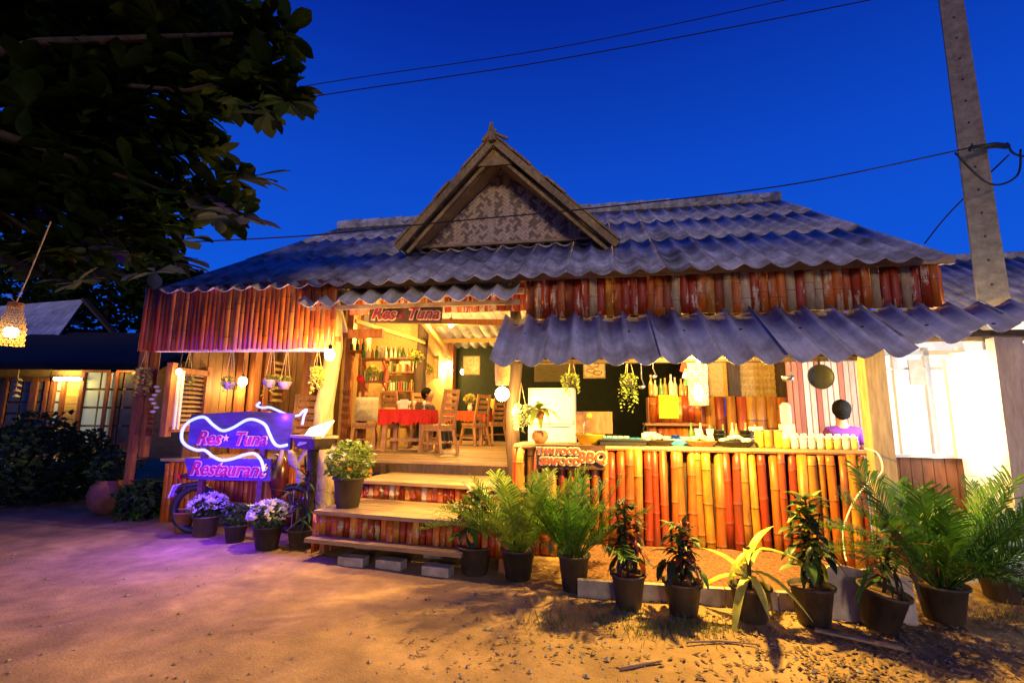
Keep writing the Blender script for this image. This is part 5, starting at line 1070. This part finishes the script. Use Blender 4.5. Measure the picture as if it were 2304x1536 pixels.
# trees behind
for px, py, Y, r, lab in ((250, 640, 18, 2.3, 'dark tree behind the thatched house on the right side'), (60, 640, 20, 2.2, 'dark tree behind the far blue-roofed house'), (380, 660, 17, 1.3, 'low dark tree behind the veranda roof corner')):
    p = aty(px, py, Y); t = empty('garden_tree', (p.x, p.y, 0), 0, lab, 'tree', 'trees behind the houses'); MB().tube([(0, 0, 0), (.1, 0, p.z * .5), (0, 0, p.z)], [.2, .16, .08], 8).build('trunk', m_bark, t)
    dome_bush(t, r, (0, 0, p.z), 2600, m_crown, .32, 'crown')
for x, y, r, lab in ((-8.5, -5, 3.4, 'broad unseen tree added behind the viewpoint to shade the left'), (-14, -4, 3.6, 'second unseen shade tree added further left behind the viewpoint')):  # unseen trees added to keep the low sun off the left side
    t = empty('garden_tree', (x, y, 0), 0, lab, 'tree', 'trees behind the houses'); MB().tube([(0, 0, 0), (.1, 0, 2), (0, 0, 4)], [.3, .22, .1], 8).build('trunk', m_bark, t)
    dome_bush(t, r, (0, 0, 3.6), 3500, m_crown, .55, 'crown')
# ------------------------------------------------------------------ veranda at the left: windows, posts, odds and ends
ww = empty('louvred_window', L(0, 0, 0), -A, 'brown louvred window with pale slats in the side wall of the left veranda', 'window'); SW = -5.93
a, b = ats(388, 832, SW), ats(468, 832, SW); z1_, z0_ = a.z, ats(388, 965, SW).z
for q in (a, b): MB().box((SW, q.y, (z1_ + z0_) / 2), (.09, .10, z1_ - z0_ + .2)).build('jamb', m_brown, ww)
for z in (z1_, z0_): MB().bar((SW, a.y, z), (SW, b.y, z), .09, .08).build('rail', m_brown, ww)
for k in range(12): z = z0_ + .06 + (z1_ - z0_ - .1) * k / 11; MB().bar((SW, a.y + .06, z), (SW, b.y - .06, z), .06, .012, (.5, 0, .8)).build('louvre', m_wood, ww)
for f in (.12, .22): y = a.y + (b.y - a.y) * f; MB().box((SW + .05, y, (z1_ + z0_) / 2), (.03, .03, z1_ - z0_)).build('mullion', m_white, ww)
for px, w_ in ((570, .16), (592, .12), (540, .10)): q = ats(px, 880, -5.85); MB().box((q.x, q.y, 1.8), (.12, w_, 2.2)).build('post', m_brown, house)
w2 = empty('louvred_shutter', L(0, 0, 0), -A, 'narrow ochre louvred shutter further back on the veranda side wall', 'window')
a, b = ats(612, 815, SW), ats(640, 815, SW); z1_, z0_ = a.z, ats(612, 900, SW).z
for k in range(7): z = z0_ + (z1_ - z0_) * k / 6; MB().bar((SW, a.y, z), (SW, b.y, z), .06, .05).build('louvre', m_yel, w2)
for q in (a, b): MB().box((SW, q.y, (z1_ + z0_) / 2), (.08, .08, z1_ - z0_)).build('jamb', m_brown, w2)
# shell strings by the white post
t = empty('shell_mobile', Ld(352, 870, 6.1), 0, 'white shell mobile hanging behind the white veranda post', 'mobile')
for k in range(7): MB().ball((random.uniform(-.05, .05), 0, -.06 * k), .035, 8, (1.3, 1, .6)).build('shell', m_enam, t, True)
MB().tube([(0, 0, -.4), (0, 0, .5)], .004, 4).build('cord', m_rope, t)
t = empty('ribbon_string', Ld(697, 820, 5.75), 0, 'dark knotted string hanging by the yellow orchids', 'string'); 
for k in range(12): MB().box((0, 0, -.035 * k + .15), (.06, .02, .014), Euler((0, .4, 0)).to_matrix()).build('knot', m_black, t)
q = lz(665, 1030, D); t = empty('wooden_armchair', L(-4.35, 6.75, D), -A + .3, 'slatted wooden armchair lit violet beside the trunk post', 'chair')
MB().box((0, 0, .40), (.50, .48, .05)).build('seat', m_chair, t)
for x in (-.23, .23):
    MB().box((x, -.2, .30), (.05, .05, .60)).build('leg', m_chair, t); MB().bar((x, .2, 0), (x, .30, .95), .05, .05).build('leg', m_chair, t); MB().bar((x, -.24, .61), (x, .26, .63), .06, .03).build('armrest', m_chair, t)
for k in range(5): MB().box((0, .24 + k * .012, .50 + k * .10), (.44, .02, .07)).build('back_slat', m_chair, t)
t = empty('bar_bench', L(-5.2, 7.4, D), -A, 'low red-brown bench along the back of the veranda', 'bench'); MB().box((0, 0, .42), (1.5, .36, .05)).build('seat', m_brown, t)
for x in (-.65, .65): MB().box((x, 0, .2), (.07, .3, .40)).build('leg', m_brown, t)
MB().box((0, 0, 0), (.40, .34, .10)).build('red_cushion', M('red_cushion', (.45, .05, .04), rough=.9, sc=14), at=L(-5.5, 7.4, D + .50), rot=(.1, .1, -A), label='red cushion lying on the veranda bench', cat='cushion')
# ------------------------------------------------------------------ small things inside
for px, py, d, r, lab in ((938, 812, 10.2, .16, 'bunch of dried yellow flowers at the right end of the thin top shelf'), (962, 836, 10.7, .13, 'yellow flower bunch hanging beside the dark inner post'), (838, 842, 8.5, .12, 'pale yellow flowers on the lower post shelf')):
    t = empty('dried_flowers', Ld(px, py, d), 0, lab, 'flowers', 'flower bunches by the shelves'); MB().tube([(0, 0, -r), (0, 0, 0)], .02, 6).build('stems', m_wood, t); dome_bush(t, r, (0, 0, r * .5), 160, m_vine, .05, flower=m_yflow, fn=70)
t = empty('red_ball_lantern', Ld(811, 852, 8.4), 0, 'small red paper ball hanging by the red-brown post', 'lantern'); MB().ball((0, 0, 0), .075, 12).build('ball', m_redc, t, True); MB().tube([(0, 0, .07), (0, 0, .4)], .004, 4).build('cord', m_rope, t)
v = lz(905, 1016, D); tz = D + .757
for i, (x, y) in enumerate(((-.22, .0), (-.05, .12), (.12, -.05), (.25, .10))):
    MB().lathe([(.028, 0), (.006, .008), (.006, .07), (.032, .10), (.034, .15), (.03, .15), (.0, .10)], 10).build('wine_glass', m_glass, smooth=True, at=L(v.x + x, v.y + .25 + y, tz), label=ORD[i] + ' glass from the left on the red tablecloth', cat='glass', group='glasses on the red table')
MB().box((0, 0, .09), (.16, .03, .18), Euler((-.2, 0, 0)).to_matrix()).build('table_menu', m_white, at=L(v.x - .15, v.y + .34, tz), rot=(0, 0, -A), label='pale folded menu standing on the red tablecloth', cat='menu')
for px, py, d, lab in ((960, 800, 10.55, 'dark carved mask on the inner post'),):
    t = empty('carved_mask', Ld(px - 14, py + 15, d - .15), -A, lab, 'carving', 'carvings by the shelves'); MB().ball((0, 0, 0), .09, 12, (.8, .5, 1.2)).build('head', m_dark, t, True); MB().ball((0, -.05, -.01), .02, 8, (.7, 1, 1.6)).build('nose', m_brown, t, True)
# ------------------------------------------------------------------ motorcycle parked behind the sign
mp = atd(397, 1080, 5.62); mp = L(mp.x + .64, mp.y + .17, 0); mo = empty('motorcycle', (mp.x, mp.y, 0), -A + .26, 'small dark motorcycle parked behind the neon sign, tail towards the yard', 'motorcycle')
m_moto = M('red_black_paint', (.10, .015, .02), rough=.25, sc=4, var=.2, bump=0, coat=.5)
for x in (-.38, .82):
    w_ = MB(); R_ = .27
    w_.tube([(x + R_ * cos(2 * pi * k / 20), 0, .29 + R_ * sin(2 * pi * k / 20)) for k in range(21)], .045, 8, False); wo = w_.build('wheel', m_black, mo, True)
    rm = MB(); rm.tube([(x, -.05, .29), (x, .05, .29)], .05, 8)
    for k in range(8): rm.tube([(x, 0, .29), (x + .24 * cos(k * pi / 4), 0, .29 + .24 * sin(k * pi / 4))], .007, 4)
    rm.build('rim', m_steel, wo)
MB().ball((.05, 0, .72), .2, 12, (2.0, .65, .45)).ball((.62, 0, .70), .16, 10, (.8, .9, 1.8)).build('body', m_moto, mo, True); MB().ball((-.05, 0, .84), .16, 12, (2.3, .8, .35)).build('seat', m_black, mo, True)
MB().ball((-.45, 0, .70), .10, 10, (1.6, .9, .5)).build('tail', m_moto, mo, True); MB().box((-.60, 0, .70), (.03, .14, .06)).build('tail_light', M('red_lens', (.5, .03, .02), rough=.2, sc=5, bump=0), mo)
MB().box((-.66, .0, .52), (.012, .20, .16), Euler((0, .3, 0)).to_matrix()).build('number_plate', m_enam, mo); MB().tube([(-.3, 0, .62), (-.58, 0, .58), (-.64, 0, .50)], .03, 6).build('mudguard', m_black, mo, True)
MB().tube([(.66, -.33, 1.0), (.60, 0, .95), (.66, .33, 1.0)], .016, 6).tube([(.60, 0, .95), (.82, 0, .29)], .025, 6).build('handlebar', m_steel, mo, True); MB().tube([(.3, .12, .3), (-.5, .14, .33)], .04, 8).build('exhaust', m_steel, mo, True)
# ------------------------------------------------------------------ loose things on the ground
for px, py, lab in ((795, 1268, 'left pale brick under the bottom step plank'), (880, 1275, 'middle pale brick under the bottom step plank'), (985, 1290, 'right pale brick in the shade of the pots')):
    p = G0(px, py); MB().box((0, 0, .035), (.28, .13, .085)).build('brick', m_conc, at=(p.x, p.y, 0), rot=(0, 0, -.28 + random.uniform(-.08, .08)), label=lab, cat='brick', group='bricks by the steps')
for px, py in ((790, 1240), (960, 1255)):
    p = G0(px, py); MB().box((0, .12, .09), (.20, .14, .19)).build('support_block', m_conc, stair, at=loc(p) - Vector((-2.15, 4.78, 0)))
p = G0(1440, 1500); MB().tube([(-.13, -.05, .012), (.0, 0, .016), (.15, .06, .012)], [.010, .013, .009], 6).build('twig', m_wood, at=p, label='short pale stick lying in the foreground', cat='stick', smooth=True)
p = G0(1620, 1448); MB().tube([(-.22, 0, .01), (0, .015, .014), (.24, -.02, .01)], [.007, .010, .005], 6).build('twig', m_wood, at=p, label='thin twig lying before the round croton pot', cat='stick', smooth=True)
p = G0(1930, 1440); MB().box((0, 0, .012), (.5, .05, .015), Euler((0, 0, -.6)).to_matrix()).build('wood_scrap', m_wood, at=p, label='flat wood scrap near the tilted pot', cat='stick')
cbp = [Vector(tuple(atd(x, y, d))) for x, y, d in ((1945, 1008, 5.4), (1975, 1020, 5.35), (1985, 1060, 5.35), (1950, 1090, 5.4), (1920, 1130, 5.42), (1898, 1190, 5.43), (1900, 1240, 5.4), (1905, 1262, 5.3))]
MB().tube(smooth(cbp), .008, 6).build('white_cable', m_enam, rot=(0, 0, -A), label='loose white cable drooping down the right end of the bamboo counter', cat='cable', smooth=True)
lp_ = MB(); lw = MB(); m_ll = M('dry_leaf', (.16, .10, .05), (.26, .18, .09), rough=.85, sc=5, var=.4); m_pb = M('pebble', (.28, .24, .19), (.42, .37, .3), rough=.9, sc=6, var=.3)
random.seed(11)
for i in range(1500):
    f = random.random(); px = random.gauss(2000, 220) if f < .75 else random.uniform(900, 1900); py = random.uniform(1375, 1536) if f < .75 else random.uniform(1340, 1500)
    if px > 2450 or px < 700: continue
    p = G0(px, py); s = random.uniform(.010, .032); R = Euler((random.uniform(-.5, .5), random.uniform(-.5, .5), random.uniform(0, 6))).to_matrix(); c = Vector((p.x, p.y, gh(p.x, p.y) + .010))
    lp_.add([c + R @ Vector(k) * s for k in ((0, -1, .15), (.45, 0, 0), (0, 1, .2), (-.45, 0, 0))], [(0, 1, 2, 3)])
lp_.build('leaf_litter', m_ll, kind='stuff', label='dry leaves and debris scattered over the ground below the pots', cat='leaf litter')
for i in range(1500):
    px = random.uniform(0, 2304); py = random.uniform(1240, 1536); 
    if px < 1000 and random.random() < .8: continue
    p = G0(px, py); s = abs(random.gauss(0, .007)) + .003; c = (p.x, p.y, gh(p.x, p.y) + s * .3); lw.ball(c, s, 5, (1, 1, .7), .25)
lw.build('gravel', m_pb, kind='stuff', label='scattered pebbles and grit on the sandy yard', cat='gravel')
tw = MB(); 
for i in range(1400):
    cx, cy = random.choice(((1380, 1385), (1450, 1420), (1250, 1400), (1520, 1410), (2250, 1380), (1600, 1415))); p = G0(cx + random.gauss(0, 45), cy + random.gauss(0, 14)); a = random.uniform(0, 6.3); l = random.uniform(.03, .09); q = Vector((cos(a), sin(a), 0)); b0_ = Vector((p.x, p.y, gh(p.x, p.y) - .005))
    tw.add([b0_ - q.cross(Vector((0, 0, 1))) * .003, b0_ + q.cross(Vector((0, 0, 1))) * .003, b0_ + q * l * .6 + Vector((0, 0, l))], [(0, 1, 2)])
tw.build('grass_tuft', leafmat('grass', (.10, .16, .03), (.2, .24, .06)), kind='stuff', label='sparse grass blades growing between the pots', cat='grass')
